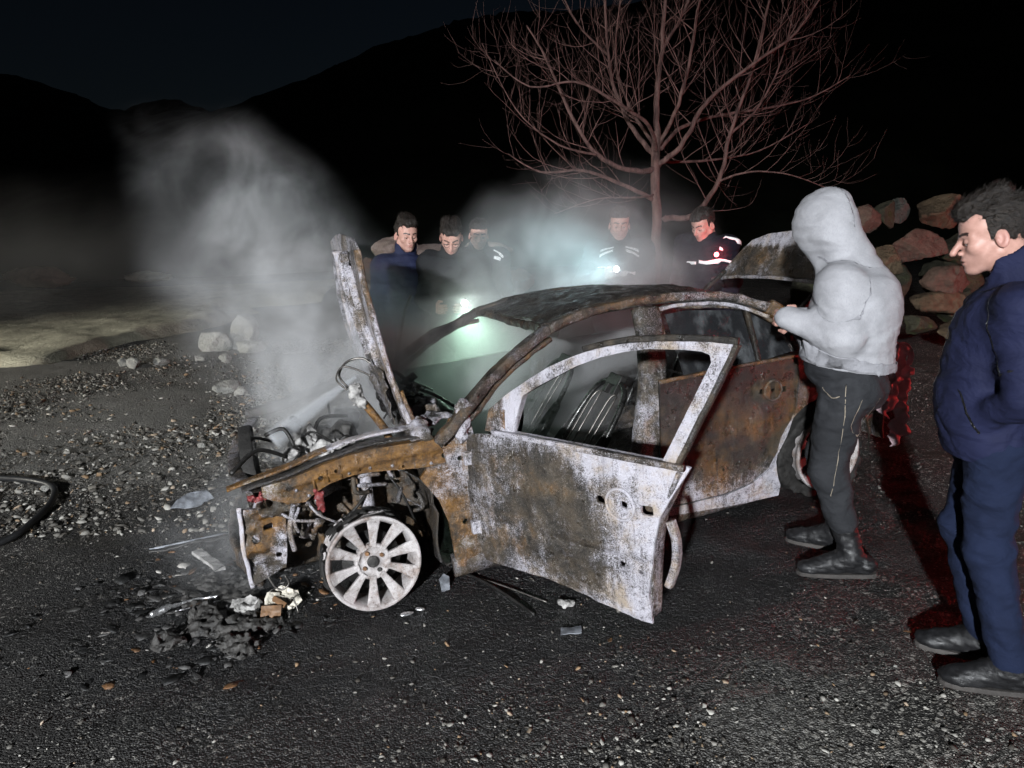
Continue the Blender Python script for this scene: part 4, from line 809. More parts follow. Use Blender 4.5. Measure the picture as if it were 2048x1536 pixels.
panel("wheel_apron", [(.93, .40), (1.70, .42), (1.78, .05), (1.72, -.10), (.93, -.12)], [circ((1.30, .02), .09)], lambda x, y, d: Vector((x, .44 - d + .03 * n1((x, y, 0), 5) + .06 * math.exp(-((x - 1.27) / .10) ** 2), y)), .04, BM, CAR, .012, lambda p: (.04, .46, .42))
panel("wheel_arch_liner", [(0, -.30), (1, -.30), (1, .30), (0, .30)], [], (lambda x, y, d: Vector((1.302 + (.40 - d) * math.cos(R(25 + 182 * x)), .42 + y * .50 + 0 * d, .02 + (.40 - d) * math.sin(R(25 + 182 * x)) * .93))), .06, BM, CAR, .008, (.0, .3, .75))
mb = MB(); mb.tube([(1.265, .585, .37), (1.268, .60, .20), (1.27, .62, .02)], [.034, .034, .028], 14); mb.lathe([(.05, 0), (.07, .01), (.02, .03)], 16, Matrix.Translation((1.265, .58, .36))); part(mb, "strut", None, (.66, .35, .12), smooth=True)
mb = MB(); mb.tube(catmull([(1.24, .61, .30), (1.33, .66, .22), (1.42, .60, .14), (1.50, .5, .12)], 6), .007, 6); mb.tube(catmull([(1.15, .64, .33), (1.10, .67, .22), (1.06, .66, .08)], 6), .006, 6); mb.build("brake_line", MT['soot'], CAR, smooth=True)
panel("hinge_post", [(.915, .52), (.86, .60), (.765, .60), (.745, .40), (.755, .10), (.765, -.13), (.83, -.155), (.91, -.145), (.915, -.02), (.925, .10), (.955, .21), (1.03, .335), (.99, .38), (.90, .39)], [circ((.835, .40), .012, 12), circ((.842, .08), .015, 12), circ((.80, .25), .010, 12)], lambda x, y, d: Vector((x, .778 - d + .010 * n1((x, y, 0), 6) - .02 * max(0, x - .93) * 6, y)), .022, BM, CAR, .02, lambda p: (clampc(.24 + .35 * n1(p, 5)), clampc(.55 + .4 * (p.x - .85) * 4 + .2 * n1(p, 4)), .20))
for w, nm in ((.40, "door_hinge"), (.05, "door_hinge")):
    mb = MB(); mb.box((.79, .80, w), (.030, .016, .032)); mb.cyl((.775, .812, w - .035), (.775, .812, w + .035), .011, n=10); part(mb, nm, None, (.65, .3, .05), bevel=.004)
lump("melted_mirror_foot", (.72, .70, .46), (.90, .88, .72), [('e', (.80, .785, .60), (.035, .03, .06)), ('e', (.815, .79, .52), (.03, .028, .04)), ('e', (.78, .79, .66), (.03, .03, .03))], BM, .010, 40, .005, burn=(.62, .15, .15))
rw = random.Random(77)
for i in range(26):     # burnt brackets, pipes and plates round the wheel well
    c = Vector((rw.uniform(1.0, 1.72), rw.uniform(.46, .66), rw.uniform(.10, .42)))
    if (c.x - 1.302) ** 2 + c.z ** 2 < .27 ** 2: c.z = .34 + rw.uniform(0, .06)
    mb = MB()
    if i % 3 == 0: mb.box(c, (rw.uniform(.015, .05), rw.uniform(.01, .03), rw.uniform(.012, .05)), Euler((rw.uniform(-.6, .6), rw.uniform(-.6, .6), rw.uniform(-.6, .6))).to_matrix(), .006); part(mb, "burnt_bracket", None, (rw.uniform(0, .45), rw.uniform(.2, .8), rw.uniform(.1, .5)), bevel=.003)
    else:
        e = c + Vector((rw.uniform(-.16, .16), rw.uniform(-.06, .06), rw.uniform(-.12, .12))); mb.tube(catmull([c, c.lerp(e, .5) + Vector((rw.uniform(-.04, .04), .03, rw.uniform(-.05, .05))), e], 5), rw.uniform(.004, .013), 7); part(mb, "burnt_pipe", None, (rw.uniform(0, .6), rw.uniform(.1, .6), rw.uniform(.0, .5)), smooth=True)
# crumpled front corner
plate = panel("front_corner_plate", [(1.822, .345), (1.74, .335), (1.642, .300), (1.650, .20), (1.665, .10), (1.680, .03), (1.74, .01), (1.826, -.012), (1.832, .15)], [circ((1.78, .20), .020, 12), rrect((1.725, .24), .02, .012), circ((1.70, .10), .014, 12)], lambda x, y, d: Vector((x, .72 - d + .028 * n1((x, y, 0), 9), y)), .014, BM, CAR, .012, lambda p: (clampc(.26 + .8 * n1(p, 9)), clampc(.42 + .5 * n1(p, 6)), .22))
sweep("plate_edge", [(1.828, .725, .36), (1.834, .728, .25), (1.838, .728, .12), (1.832, .722, -.02)], rsec(.010, .012), (.95, 0, 0), jit=.006, parent=plate)
mb = MB(); mb.tube(catmull([(1.76, .745, .02), (1.74, .755, -.03), (1.71, .758, -.05), (1.68, .755, -.03), (1.69, .75, .01)], 5), .0045, 6); mb.build("wire_loop", MT['wire'], plate, smooth=True)
lump("crumpled_headlamp_bay", (1.38, .30, .0), (1.80, .78, .46), [('e', (1.62, .62, .28), (.10, .08, .08)), ('e', (1.70, .55, .18), (.10, .10, .09)), ('c', (1.46, .60, .34), (1.62, .66, .18), .04, .03), ('e', (1.56, .55, .20), (.08, .10, .10)), ('c', (1.50, .68, .30), (1.72, .70, .32), .03, .025)], BM, .035, 24, .008, seed=4, burn=lambda p: (clampc(.25 + .9 * n1(p, 12)), clampc(.30 + .6 * n1(p, 8)), .30))
for a, b, r in (((1.60, .74, .33), (1.63, .755, .12), .012), ((1.58, .74, .31), (1.60, .75, .20), .008), ((1.66, .74, .30), (1.50, .72, .22), .007), ((1.55, .72, .34), (1.42, .70, .18), .006)):
    mb = MB(); mb.tube(catmull([a, ((a[0] + b[0]) / 2 + .02, a[1] + .02, (a[2] + b[2]) / 2), b], 5), r, 7); part(mb, "bent_bracket", None, (.55, .35, .2), smooth=True)
lump("melted_wiring", (1.44, .68, .24), (1.56, .82, .40), [('c', (1.50, .75, .38), (1.48, .75, .28), .016, .008), ('c', (1.47, .75, .36), (1.50, .76, .29), .010, .006)], MT['redbit'], .010, 50, .004)
lump("melted_red_cap", (1.66, .60, .34), (1.82, .76, .42), [('c', (1.72, .68, .375), (1.78, .68, .37), .018, .012)], MT['redbit'], .010, 60, .004)
sweep("bumper_beam", [(1.80, .70, .02), (1.90, .35, .0), (1.93, 0, -.01), (1.90, -.35, .0), (1.80, -.70, .02)], rsec(.02, .05), (.25, .4, .35), up=(0, 0, 1), jit=.012)
sweep("radiator_top_rail", [(1.76, .70, .42), (1.84, .35, .40), (1.86, 0, .38), (1.84, -.35, .38), (1.76, -.70, .40)], rsec(.03, .016), (.35, .35, .3), up=(0, 0, 1), jit=.010)
panel("radiator_core", [(-.45, .05), (.50, .05), (.52, .36), (-.45, .36)], [], lambda x, y, d: Vector((1.80 - d + .02 * n1((x, y, 0), 6), x, y)), .04, BM, CAR, .03, (.35, .2, .45))
for k, (r, b) in enumerate(((.255, .030), (.18, .010))):
    mb = MB(); mb.tube([(1.775, .18 + r * math.cos(R(a)), .30 + r * 1.05 * math.sin(R(a))) for a in range(-30, 215, 7)], 1.0, sec=rsec(.012, b), up=(1, 0, 0)); mb.V = [Vector(p) + nz(p, 9, .008) for p in mb.V]; mb.build("fan_shroud", MT['char'], CAR, smooth=True)
# engine and burnt ancillaries
eng = lump("engine_block", (1.02, -.50, -.15), (1.72, .50, .60), [('e', (1.36, 0, .12), (.22, .34, .22)), ('e', (1.40, -.05, .30), (.15, .30, .12)), ('c', (1.52, -.28, .30), (1.52, .26, .32), .07, .06), ('e', (1.24, .28, .22), (.12, .14, .16)), ('e', (1.58, .30, .18), (.09, .10, .13)), ('c', (1.22, -.30, .42), (1.30, .15, .44), .05, .04)], MT['darklump'], .040, 11, .014, seed=9)
for i, (c, r) in enumerate((((1.545, .10, .50), (.035, .05, .045)), ((1.50, .12, .43), (.045, .04, .05)), ((1.46, .08, .44), (.03, .05, .05)), ((1.57, .20, .40), (.05, .04, .03)), ((1.42, .26, .42), (.05, .05, .04)), ((1.32, .34, .44), (.06, .05, .035)))):
    lump("ashen_casting", tuple(c[k] - r[k] * 2 - .02 for k in range(3)), tuple(c[k] + r[k] * 2 + .02 for k in range(3)), [('e', c, r)], MT['ashlump'], .020, 26, .006, seed=20 + i)
mb = MB(); mb.tube(catmull([(1.225, .40, .70), (1.19, .44, .645), (1.15, .46, .575), (1.11, .46, .49), (1.10, .46, .40)], 6), [.020] * 25, 10); part(mb, "intake_pipe", None, (.15, .82, .0), smooth=True)
lump("ash_clump", (1.14, .30, .60), (1.34, .54, .84), [('e', (1.235, .42, .715), (.035, .035, .05)), ('e', (1.21, .45, .67), (.03, .025, .03))], MT['ashlump'], .016, 40, .005, seed=33)
mb = MB(); mb.tube(catmull([(1.26, .40, .74), (1.29, .36, .80), (1.24, .30, .85), (1.16, .32, .86), (1.10, .36, .80)], 6), .006, 6); mb.tube(catmull([(1.27, .44, .74), (1.31, .40, .79), (1.27, .36, .84), (1.20, .40, .82), (1.15, .44, .79)], 6), .005, 6); mb.build("bare_cable", MT['wire'], CAR, smooth=True)
panel("torn_insulation", [(0, 0), (.30, -.02), (.34, .20), (.22, .34), (.04, .30), (-.03, .15)], [], lambda x, y, d: Vector((1.07 + .16 * y + .03 * n1((x, y, 0), 8) + d, .20 + x, .56 + y)), .022, BM, CAR, .008, lambda p: (.34 + .3 * n1((p.x, p.y * 4, p.z), 9), .08, .35))
for i in range(9):
    mb = MB(); a = Vector((rr_.uniform(1.05, 1.7), rr_.uniform(-.3, .55), rr_.uniform(.38, .5))); b = a + Vector((rr_.uniform(-.25, .25), rr_.uniform(-.25, .25), rr_.uniform(-.05, .12))); mb.tube(catmull([a, a.lerp(b, .5) + Vector((rr_.uniform(-.06, .06), rr_.uniform(-.06, .06), .06)), b], 5), rr_.uniform(.004, .012), 6); mb.build("burnt_cable", MT['soot'], CAR, smooth=True)
# ---- bonnet
def hoodf(x, y, d):   # x across the car, y along the bonnet 0..1 from the hinge to the nose
    t = y; u = 1.01 + .125 * t + .028 * math.sin(math.pi * t) + .010 * (1 - (x / .66) ** 2); w = .545 + .915 * t - .03 * (x / .66) ** 2 * t
    return Vector((u + d + .010 * n1((x, y, 0), 4), x, w))
hood = panel("bonnet", [(-.66, 0), (.64, 0), (.655, .4), (.63, .8), (.60, .96), (.54, 1.0), (0, 1.02), (-.54, 1.0), (-.60, .96), (-.64, .8), (-.67, .4)], [], hoodf, .045, BM, CAR, .010, lambda p: (clampc(.46 + .4 * n1((p.x, p.y * .6, p.z * .5), 6)), .24, .15))
sweep("bonnet_edge", [hoodf(.645, 0, .01), hoodf(.655, .25, .014), hoodf(.655, .5, .016), hoodf(.635, .78, .016), hoodf(.60, .955, .014)], rsec(.014, .026), lambda p: (clampc(.42 + .5 * n1((p.x * 3, p.y * 3, p.z), 7)), .50, .12), jit=.006, parent=hood, up=(0, 1, 0))
for y0 in (.42, .12, -.25, -.5):
    sweep("bonnet_rib", [hoodf(y0, .06, .02), hoodf(y0 + .03, .4, .024), hoodf(y0 * .8, .7, .024), hoodf(y0 * .5, .92, .018)], rsec(.020, .012), lambda p: (clampc(.55 + .4 * n1(p, 6)), .3, .12), jit=.005, parent=hood, up=(0, 1, 0))
sweep("bonnet_hinge", [(1.03, .66, .46), (1.0, .665, .54), (1.03, .66, .66), (1.05, .65, .74)], rsec(.010, .020), (.2, .75, .3), parent=hood, up=(0, 1, 0))
sweep("bonnet_catch", [hoodf(.34, .93, .02), hoodf(.36, .93, .06), hoodf(.36, .88, .06)], rsec(.006, .008), (.4, .4, .3), parent=hood, up=(0, 1, 0))
# ---- boot lid, hanging bumper, tail-lamp housing
def lidf(x, y, d):
    k = (y - .88) / .34; return Vector((-1.62 - d - .10 * k - .06 * max(0, k) ** 2 + .015 * n1((x, y, 0), 4), x, y))
lid = panel("boot_lid", [(-.66, .885), (-.56, .955), (-.47, 1.06), (-.36, 1.165), (-.22, 1.205), (0, 1.222), (.25, 1.222), (.45, 1.205), (.60, 1.13), (.66, 1.0), (.66, .90), (.3, .925), (0, .93), (-.3, .925)], [], lidf, .035, BM, CAR, .03, lambda p: (clampc(.75 if p.z > 1.12 else .16 + .2 * n1(p, 5)), clampc(.34 + .2 * n1(p, 4)), .05))  # paler band along the top edge is light painted into the colour
sweep("lid_lower_lip", [(-1.60, -.64, .89), (-1.60, -.3, .925), (-1.60, .2, .93), (-1.60, .64, .905)], rsec(.014, .012), (.5, .2, .3), parent=lid, up=(0, 0, 1), jit=.006)
for y0 in (-.52, .52): sweep("lid_hinge_arm", [(-1.28, y0, .55), (-1.34, y0, .74), (-1.48, y0, .86), (-1.62, y0, .95)], rsec(.014, .018), (.05, .3, .6), parent=lid, up=(0, 1, 0))
def bump_f(x, y, d):
    q = Vector((-1.66, .90, y)) + Vector((-.95, -.30, 0)) * (x * 1.05 + .015 * n1((x, y, 1), 9)) + Vector((-.30, .95, 0)) * (-d + .018 * math.sin(x * 60 + 2.5 * math.sin(y * 8)) + .05 * n1((x, y, 3), 6)); return q
bp = panel("hanging_bumper", [(.02, .55), (.10, .60), (.17, .55), (.23, .43), (.26, .30), (.25, .10), (.26, .03), (.20, .0), (.12, -.05), (.10, .02), (.15, .10), (.14, .20), (.06, .18), (-.02, .16), (-.06, .22), (.02, .28), (.04, .42)], [], bump_f, .016, MT['pinkm'], CAR, .008)
mb = MB(); mb.lathe([(.055, 0), (.065, .02), (.075, .03), (.080, .02), (.070, 0)], 24, Matrix.Translation((-2.02, .66, .44)) @ Matrix.Rotation(-math.pi / 2.4, 4, 'X')); mb.box((-1.98, .70, .34), (.09, .02, .022)); mb.build("tail_lamp_housing", MT['pinkm'], CAR, smooth=False, bevel=.004)
# ---- wheels
def wheel(name, u, side, w, steer, camber, rr, tyre):
    wo_ = bpy.data.objects.new(name, None); COL.objects.link(wo_); wo_.parent = CAR
    # local z = outward axle
    M = Matrix.Translation((u, .80 * side, w)) @ Matrix.Rotation(steer, 4, 'Z') @ Matrix.Rotation(-math.pi / 2 * side + camber * -side, 4, 'X'); wo_.matrix_local = M
    b = MB(); r = rr
    prof = [(r * .90, .030), (r * .93, .040), (r * .985, .044), (r * 1.0, .038), (r * 1.0, .020), (r * .94, .010), (r * .90, -.02), (r * .88, -.10), (r * .92, -.145), (r * .99, -.155), (r * .99, -.165), (r * .90, -.155), (r * .84, -.10), (r * .85, .0)]
    b.lathe(prof, 64, close=True); rim = b.build("rim", MT['rim'], wo_, smooth=True)
    n = 10
    for i in range(n):
        a = 2 * math.pi * (i + .25) / n; ca, sa = math.cos(a), math.sin(a)
        V = []
        for (rad, hw, z, th) in ((r * .30, .016, .012, .030), (r * .42, .0165, .008, .030), (r * .62, .022, .012, .028), (r * .80, .029, .020, .026), (r * .92, .034, .034, .024)):
            for (t, zz) in ((-hw, z - .003), (-hw * .8, z + .003), (hw * .8, z + .003), (hw, z - .003), (hw * .8, z - th), (-hw * .8, z - th)): V.append((rad * ca - t * sa, rad * sa + t * ca, zz))
        Fc = []
        for j in range(4):
            for k in range(6): Fc.append((j * 6 + k, j * 6 + (k + 1) % 6, (j + 1) * 6 + (k + 1) % 6, (j + 1) * 6 + k))
        Fc += [tuple(range(5, -1, -1)), tuple(24 + k for k in range(6))]
        m = MB(); m.addm(V, Fc); m.build("spoke", MT['rim'], rim, smooth=False, bevel=.004)
    b = MB(); b.lathe([(0, .010), (.026, .010), (.028, .004), (.066, .004), (.070, .012), (.078, .012), (.084, .002), (.084, -.04)], 40); hub = b.build("hub", MT['rim'], wo_, smooth=True)
    b = MB(); b.lathe([(0, .012), (.020, .013), (.027, .010), (.029, .002)], 24); b.build("centre_cap", MT['darklump'], hub, smooth=True)
    for i in range(4):
        a = 2 * math.pi * (i + .3) / 4; b = MB(); b.lathe([(0, .012), (.008, .012), (.010, .006), (.011, .0)], 8, Matrix.Translation((.048 * math.cos(a), .048 * math.sin(a), .004))); b.build("wheel_bolt", MT['brown'] if i != 1 else MT['darklump'], hub, smooth=False)
    b = MB(); b.lathe([(.03, -.05), (.135, -.05), (.137, -.058), (.135, -.07), (.03, -.07)], 40); b.build("brake_disc", MT['soot'], wo_, smooth=True)
    f = Field((-r - .12,) * 2 + (-.22,), (r + .12,) * 2 + (.08,), .010); X, Y, Z = np.broadcast_arrays(*f.grid((slice(None),) * 3)); rad = np.sqrt(X * X + Y * Y); ang = np.arctan2(Y, X)
    th = tyre + tyre * .35 * np.sin(ang * 3 + 1) + 0 * Z
    f.d = (np.maximum(np.maximum(r * 1.005 - rad, rad - (r * 1.005 + th)), np.abs(Z + .085) - (.085 if tyre > .03 else .070))).astype(np.float32); f.disp(.010, 26, 5, 2); V, q = f.mesh(); mk_np("tyre_remains", V, q, MT['char'], wo_)
wheel("front_wheel", 1.302, 1, 0.0, R(2), R(-9), .218, .006)
wheel("rear_wheel", -1.302, 1, 0.0, 0, 0, .218, .075)
wheel("far_front_wheel", 1.302, -1, 0.0, 0, 0, .218, .020)
wheel("far_rear_wheel", -1.302, -1, 0.0, 0, 0, .218, .075)
CAR.children  # all parts above
# ------------------------------------------------------------------ people  (local axes: x forward, y to the person's left, z up)
def head_mesh(open_mouth=0.0, beard=0.0, nose=1.0, neck=True):
    f = Field((-.13, -.105, -.24), (.145, .105, .145), .0034)
    f.ell((-.016, 0, .036), (.098, .0765, .088), .02).ell((.028, 0, -.028), (.066, .060, .084), .03).ell((.036, 0, .046), (.052, .064, .050), .03)
    for s in (1, -1):
        f.cone((-.005, s * .052, -.055), (.062, s * .016, -.098), .022, .018, .025).ell((.058, s * .044, -.024), (.024, .021, .022), .02)
        f.cone((.086, s * .012, .014), (.064, s * .050, .012), .0105, .010, .012)
    f.ell((.074, 0, -.100), (.020, .022, .017), .018).ell((.076, 0, -.062), (.020, .028, .022), .02)
    for s in (1, -1): f.ell((.094, s * .032, -.008), (.014, .019, .012), .014, 's')
    f.cone((.090, 0, .006), (.108 + .006 * nose, 0, -.034), .0075, .0115, .012)
    for s in (1, -1): f.ell((.099, s * .0125, -.040), (.010, .0075, .008), .006); f.ell((.103, s * .007, -.047), (.005, .004, .004), .003, 's')
    for s in (1, -1): f.ell((.0735, s * .0315, -.004), (.0150, .0165, .0125), .003)
    f.ell((.092, 0, -.0640), (.0100, .023, .0060), .006).ell((.090, 0, -.0765), (.0105, .020, .0068), .006).ell((.103, 0, -.0700), (.012, .024, .0016 + open_mouth), .003, 's')
    for s in (1, -1):
        f.ell((-.014, s * .079, -.014), (.021, .0075, .033), .006, rot=(s * .18, .12, s * -.30)).ell((-.008, s * .088, -.010), (.011, .0065, .019), .005, 's').ell((-.002, s * .080, -.018), (.007, .005, .009), .004)
    f.cone((-.035, 0, -.07), (-.055, 0, -.235) if neck else (-.03, 0, -.11), .056 if neck else .04, .062 if neck else .04, .03).ell((.018, 0, -.15), (.014, .013, .016), .02)
    V, q = f.mesh(); x, y, z = V.T
    lips = np.exp(-((x - .10) / .014) ** 2 - (y / .022) ** 2 - ((z + .070) / .0095) ** 2) + .35 * np.exp(-((x - .112) / .016) ** 2 - (y / .018) ** 2 - ((z + .034) / .014) ** 2) + .5 * np.clip((np.abs(y) - .074) * 80, 0, 1) * (z < .03) * (z > -.05)
    stub = beard * np.clip((x - .015) * 30, 0, 1) * sstep(z, -.035, -.062) * sstep(z, -.135, -.115) * (1 - .7 * np.exp(-((x - .10) / .02) ** 2 - (y / .02) ** 2 - ((z + .070) / .008) ** 2)) + .25 * np.exp(-((x - .09) / .02) ** 2 - ((np.abs(y) - .032) / .02) ** 2 - ((z + .018) / .012) ** 2)
    brow = (np.abs(z - (.0185 + .004 * np.sin((np.abs(y) - .012) * 60)) ) < .0052) * (np.abs(y) > .010) * (np.abs(y) < .054) * (x > .05)
    lash = (np.abs(z + .0125 - .003 * np.cos((np.abs(y) - .0315) * 90)) < .0022) * (np.abs(np.abs(y) - .0315) < .0155) * (x > .07)
    return V, q, np.stack([np.clip(lips, 0, 1), np.clip(stub, 0, 1), np.clip(brow * .95 + lash * .8, 0, 1)], -1)
def hair_mesh(style):
    f = Field((-.15, -.12, -.11), (.14, .12, .19), .0036)
    f.ell((-.018, 0, .042), (.106, .084, .094), .01)
    if style == 'quiff': f.cone((.068, .02, .110), (-.03, .02, .135), .026, .030, .03).cone((.060, -.03, .105), (-.03, -.03, .130), .024, .030, .03).ell((.078, 0, .098), (.026, .050, .026), .02)
    elif style == 'side': f.cone((.060, .04, .098), (-.04, .035, .118), .028, .034, .03).cone((.055, -.035, .092), (-.04, -.035, .118), .026, .034, .03).ell((.070, .01, .085), (.026, .056, .024), .02)
    else: f.ell((.0, 0, .075), (.095, .074, .066), .03)
    f.disp(.0055, 42, 3, 3, (.55, 1.6, 1.0)); f.disp(.0025, 160, 8, 1, (.3, 1.3, .7))
    X, Y, Z = np.broadcast_arrays(*f.grid((slice(None),) * 3)); ay = np.abs(Y)
    top = .062 + .10 * np.clip(.060 - X, 0, .06) * 0 - Z                                   # front hairline
    sides = np.maximum(X - .022 + .25 * np.clip(.03 - Z, 0, 1), -.020 - Z)
    burn = np.maximum(np.maximum(X - .018, -(X + .012)), np.maximum(-.030 - Z, .045 - ay))
    nape = np.maximum(X + .045, -.075 - Z)
    reg = np.minimum(np.minimum(top, sides), np.minimum(nape, burn)) + .004 * vnoise(X * 90, Y * 90, Z * 90, 4)
    f.d = np.maximum(f.d, reg).astype(np.float32)
    f.ell((-.014, .086, -.014), (.026, .014, .036), .004, 's').ell((-.014, -.086, -.014), (.026, .014, .036), .004, 's')
    return f.mesh()
HEADS = {}
def xf(V, M): A = np.array(M); return V @ A[:3, :3].T + A[:3, 3]
def rotm(yaw, pitch, roll=0.0): return Matrix.Rotation(yaw, 4, 'Z') @ Matrix.Rotation(pitch, 4, 'Y') @ Matrix.Rotation(roll, 4, 'X')
def hand_prims(wrist, fwd, palm_n, curl=0.5, s=1.0):
    """cones for a palm, four fingers and a thumb"""
    w = Vector(wrist); d = Vector(fwd).normalized(); n = Vector(palm_n); n = (n - d * n.dot(d)).normalized(); side = d.cross(n)
    out = []
    pc = w + d * .045 * s
    for k in (-1.2, -.4, .4, 1.2): out.append((w + side * .012 * k * s, w + d * .088 * s + side * .021 * k * s, .017 * s, .0125 * s))
    for k, L in ((-1.5, .060), (-.5, .072), (.5, .076), (1.5, .068)):
        b = w + d * .088 * s + side * .019 * k * s; dd = (d * math.cos(curl) + n * math.sin(curl)); m_ = b + dd * L * .5 * s; d2 = (d * math.cos(curl * 2.1) + n * math.sin(curl * 2.1)); e = m_ + d2 * L * .5 * s
        out += [(b, m_, .0095 * s, .0085 * s), (m_, e, .0085 * s, .0070 * s)]
    b = w + d * .030 * s + side * .028 * s; m_ = b + (d * .6 + side * .7 + n * .35).normalized() * .040 * s; e = m_ + (d * .85 + n * .5).normalized() * .030 * s
    out += [(b, m_, .014 * s, .011 * s), (m_, e, .011 * s, .0085 * s)]
    return out
def person(loc, yaw, label, cfg):
    p = empty("person", loc, yaw); tag(p, label, "person", cfg.get('group'))
    J = dict(pelvis=(0, 0, .96), chest=(.0, 0, 1.30), neck=(-.01, 0, 1.50), head=(.03, 0, 1.655), shL=(0, .185, 1.435), shR=(0, -.185, 1.435), elL=(-.03, .25, 1.14), elR=(-.03, -.25, 1.14), haL=(.06, .25, .90), haR=(.06, -.25, .90),
             hipL=(0, .09, .93), hipR=(0, -.09, .93), knL=(.02, .10, .50), knR=(.02, -.10, .50), anL=(-.02, .11, .10), anR=(-.02, -.11, .10), toeL=(.16, .13, .035), toeR=(.16, -.13, .035))
    J.update(cfg.get('J', {})); J = {k: Vector(v) for k, v in J.items()}
    bulk = cfg.get('bulk', 1.0); dp = cfg.get('deep', 1.0) * bulk; hp = cfg.get('head', (0, .1, 0))
    HM = Matrix.Translation(J['head']) @ rotm(*hp)
    # body: head and neck, inner trunk and limbs, hands
    Vs = []; Qs = []; Bs = []; o = 0
    key = (cfg.get('mouth', 0.0), cfg.get('beard', .3), cfg.get('nose', 1.0), not cfg.get('hood', False))
    if key not in HEADS: HEADS[key] = head_mesh(*key)
    V, q, b = HEADS[key]; Vs.append(xf(V, HM)); Qs.append(q); Bs.append(b); o += len(V)
    zs = [v.z for v in J.values()]; xs = [v.x for v in J.values()]; ys = [v.y for v in J.values()]
    lo = (min(xs) - .25, min(ys) - .22, -.02); hi = (max(xs) + .25, max(ys) + .22, max(zs) + .05)
    f = Field(lo, hi, .016)
    f.cone(J['pelvis'], J['chest'], .10, .11, .05, sy=.75).cone(J['chest'], J['neck'], .09, .05, .05)
    for s in 'LR':
        f.cone(J['neck'] - Vector((0, 0, .06)), J['sh' + s], .045, .05, .03).cone(J['sh' + s], J['el' + s], .042, .036, .02).cone(J['el' + s], J['ha' + s], .036, .026, .02)
        f.cone(J['hip' + s], J['kn' + s], .070, .048, .03).cone(J['kn' + s], J['an' + s], .046, .032, .02).cone(J['an' + s], J['toe' + s], .032, .026, .02)
    V, q = f.mesh(); Vs.append(V); Qs.append(q + o); Bs.append(np.zeros((len(V), 3))); o += len(V)
    for s in 'LR':
        d = cfg.get('hand' + s, tuple((J['ha' + s] - J['el' + s]).normalized())); nrm = cfg.get('palm' + s, (0, -1 if s == 'L' else 1, 0)); hpz = hand_prims(J['ha' + s], d, nrm, cfg.get('curl', .5))
        pts = np.array([tuple(x) for c in hpz for x in c[:2]]); f = Field(pts.min(0) - .03, pts.max(0) + .03, .0045)
        f.cone(J['ha' + s] - (J['ha' + s] - J['el' + s]).normalized() * .05, J['ha' + s], .026, .024, .01)
        for a_, b_, r0, r1 in hpz: f.cone(a_, b_, r0, r1, .004)
        V, q = f.mesh(); Vs.append(V); Qs.append(q + o); Bs.append(np.zeros((len(V), 3))); o += len(V)
    body = mk_np("body", np.concatenate(Vs), np.concatenate(Qs), MT['skin'], p)
    B = np.concatenate(Bs); at = body.data.attributes.new("burn", 'FLOAT_COLOR', 'POINT'); at.data.foreach_set("color", np.concatenate([B, np.ones((len(B), 1))], 1).astype(np.float32).ravel())
    # eyes
    if cfg.get('eyes', True):
        for s in (1, -1):
            m = MB(); M = HM @ Matrix.Translation((.0730, s * .0315, -.0070)); m.lathe([(.0001, .0138), (.006, .0124), (.010, .0095), (.0132, .004), (.0138, 0), (.010, -.0095), (.0001, -.0138)], 14, M @ Matrix.Rotation(math.pi / 2 + .45, 4, 'Y')); e = m.build("eye", MT['white'], p, smooth=True)
            m = MB(); m.lathe([(.0001, .0147), (.0045, .0138), (.0058, .0128)], 12, M @ Matrix.Rotation(math.pi / 2 + .45, 4, 'Y')); m.build("iris", MT['iris'], e, smooth=True)
    if cfg.get('hair'):
        k = 'h' + cfg['hair']
        if k not in HEADS: HEADS[k] = hair_mesh(cfg['hair'])
        V, q = HEADS[k]; rg_ = np.random.default_rng(cfg.get('seed', 1)); nb = cfg.get('strands', 1800)
        qi = q[rg_.integers(0, len(q), nb)]; c0 = V[qi].mean(1); e1 = V[qi[:, 1]] - V[qi[:, 0]]; e2 = V[qi[:, 2]] - V[qi[:, 0]]; nn = np.cross(e1, e2); nn /= np.linalg.norm(nn, axis=1)[:, None] + 1e-9
        comb = np.stack([np.where(c0[:, 2] > .07, -.5, -.55), .25 * np.sign(c0[:, 1]) * (c0[:, 2] < .08), np.where(c0[:, 2] > .07, .15, -.8)], -1) + rg_.normal(0, .30, (nb, 3)); dr = comb - nn * (comb * nn).sum(1)[:, None]; dr /= np.linalg.norm(dr, axis=1)[:, None] + 1e-9
        ln = np.where(c0[:, 2] > .08, rg_.uniform(.014, .034, nb), rg_.uniform(.006, .014, nb))[:, None]; sdv = np.cross(dr, nn) * rg_.uniform(.0005, .0011, nb)[:, None]
        A = c0 - sdv - nn * .001; B_ = c0 + sdv - nn * .001; M_ = c0 + dr * ln * .55 + nn * ln * .28; T_ = c0 + dr * ln + nn * ln * .20
        hv = np.stack([A, B_, M_ + sdv * .7, M_ - sdv * .7, T_], 1).reshape(-1, 3); i0 = np.arange(nb) * 5 + len(V)
        hq = np.concatenate([np.stack([i0, i0 + 1, i0 + 2, i0 + 3], -1), np.stack([i0 + 3, i0 + 2, i0 + 4, i0 + 4], -1)]); allv = np.concatenate([V, hv])
        mk("hair", xf(allv, HM), [tuple(f_) if f_[2] != f_[3] else tuple(f_[:3]) for f_ in np.concatenate([q, hq])], MT['hair'], p)
    # trousers
    h = .0085
    f = Field((min(xs) - .2, min(ys) - .15, .03), (max(xs) + .2, max(ys) + .15, J['pelvis'].z + .20), h); pe = J['pelvis']
    f.ell(pe + Vector((0, 0, .05)), (.125 * dp, .165 * bulk, .12), .04).ell(pe + Vector((-.05, 0, -.05)), (.10 * dp, .155 * bulk, .12), .04)
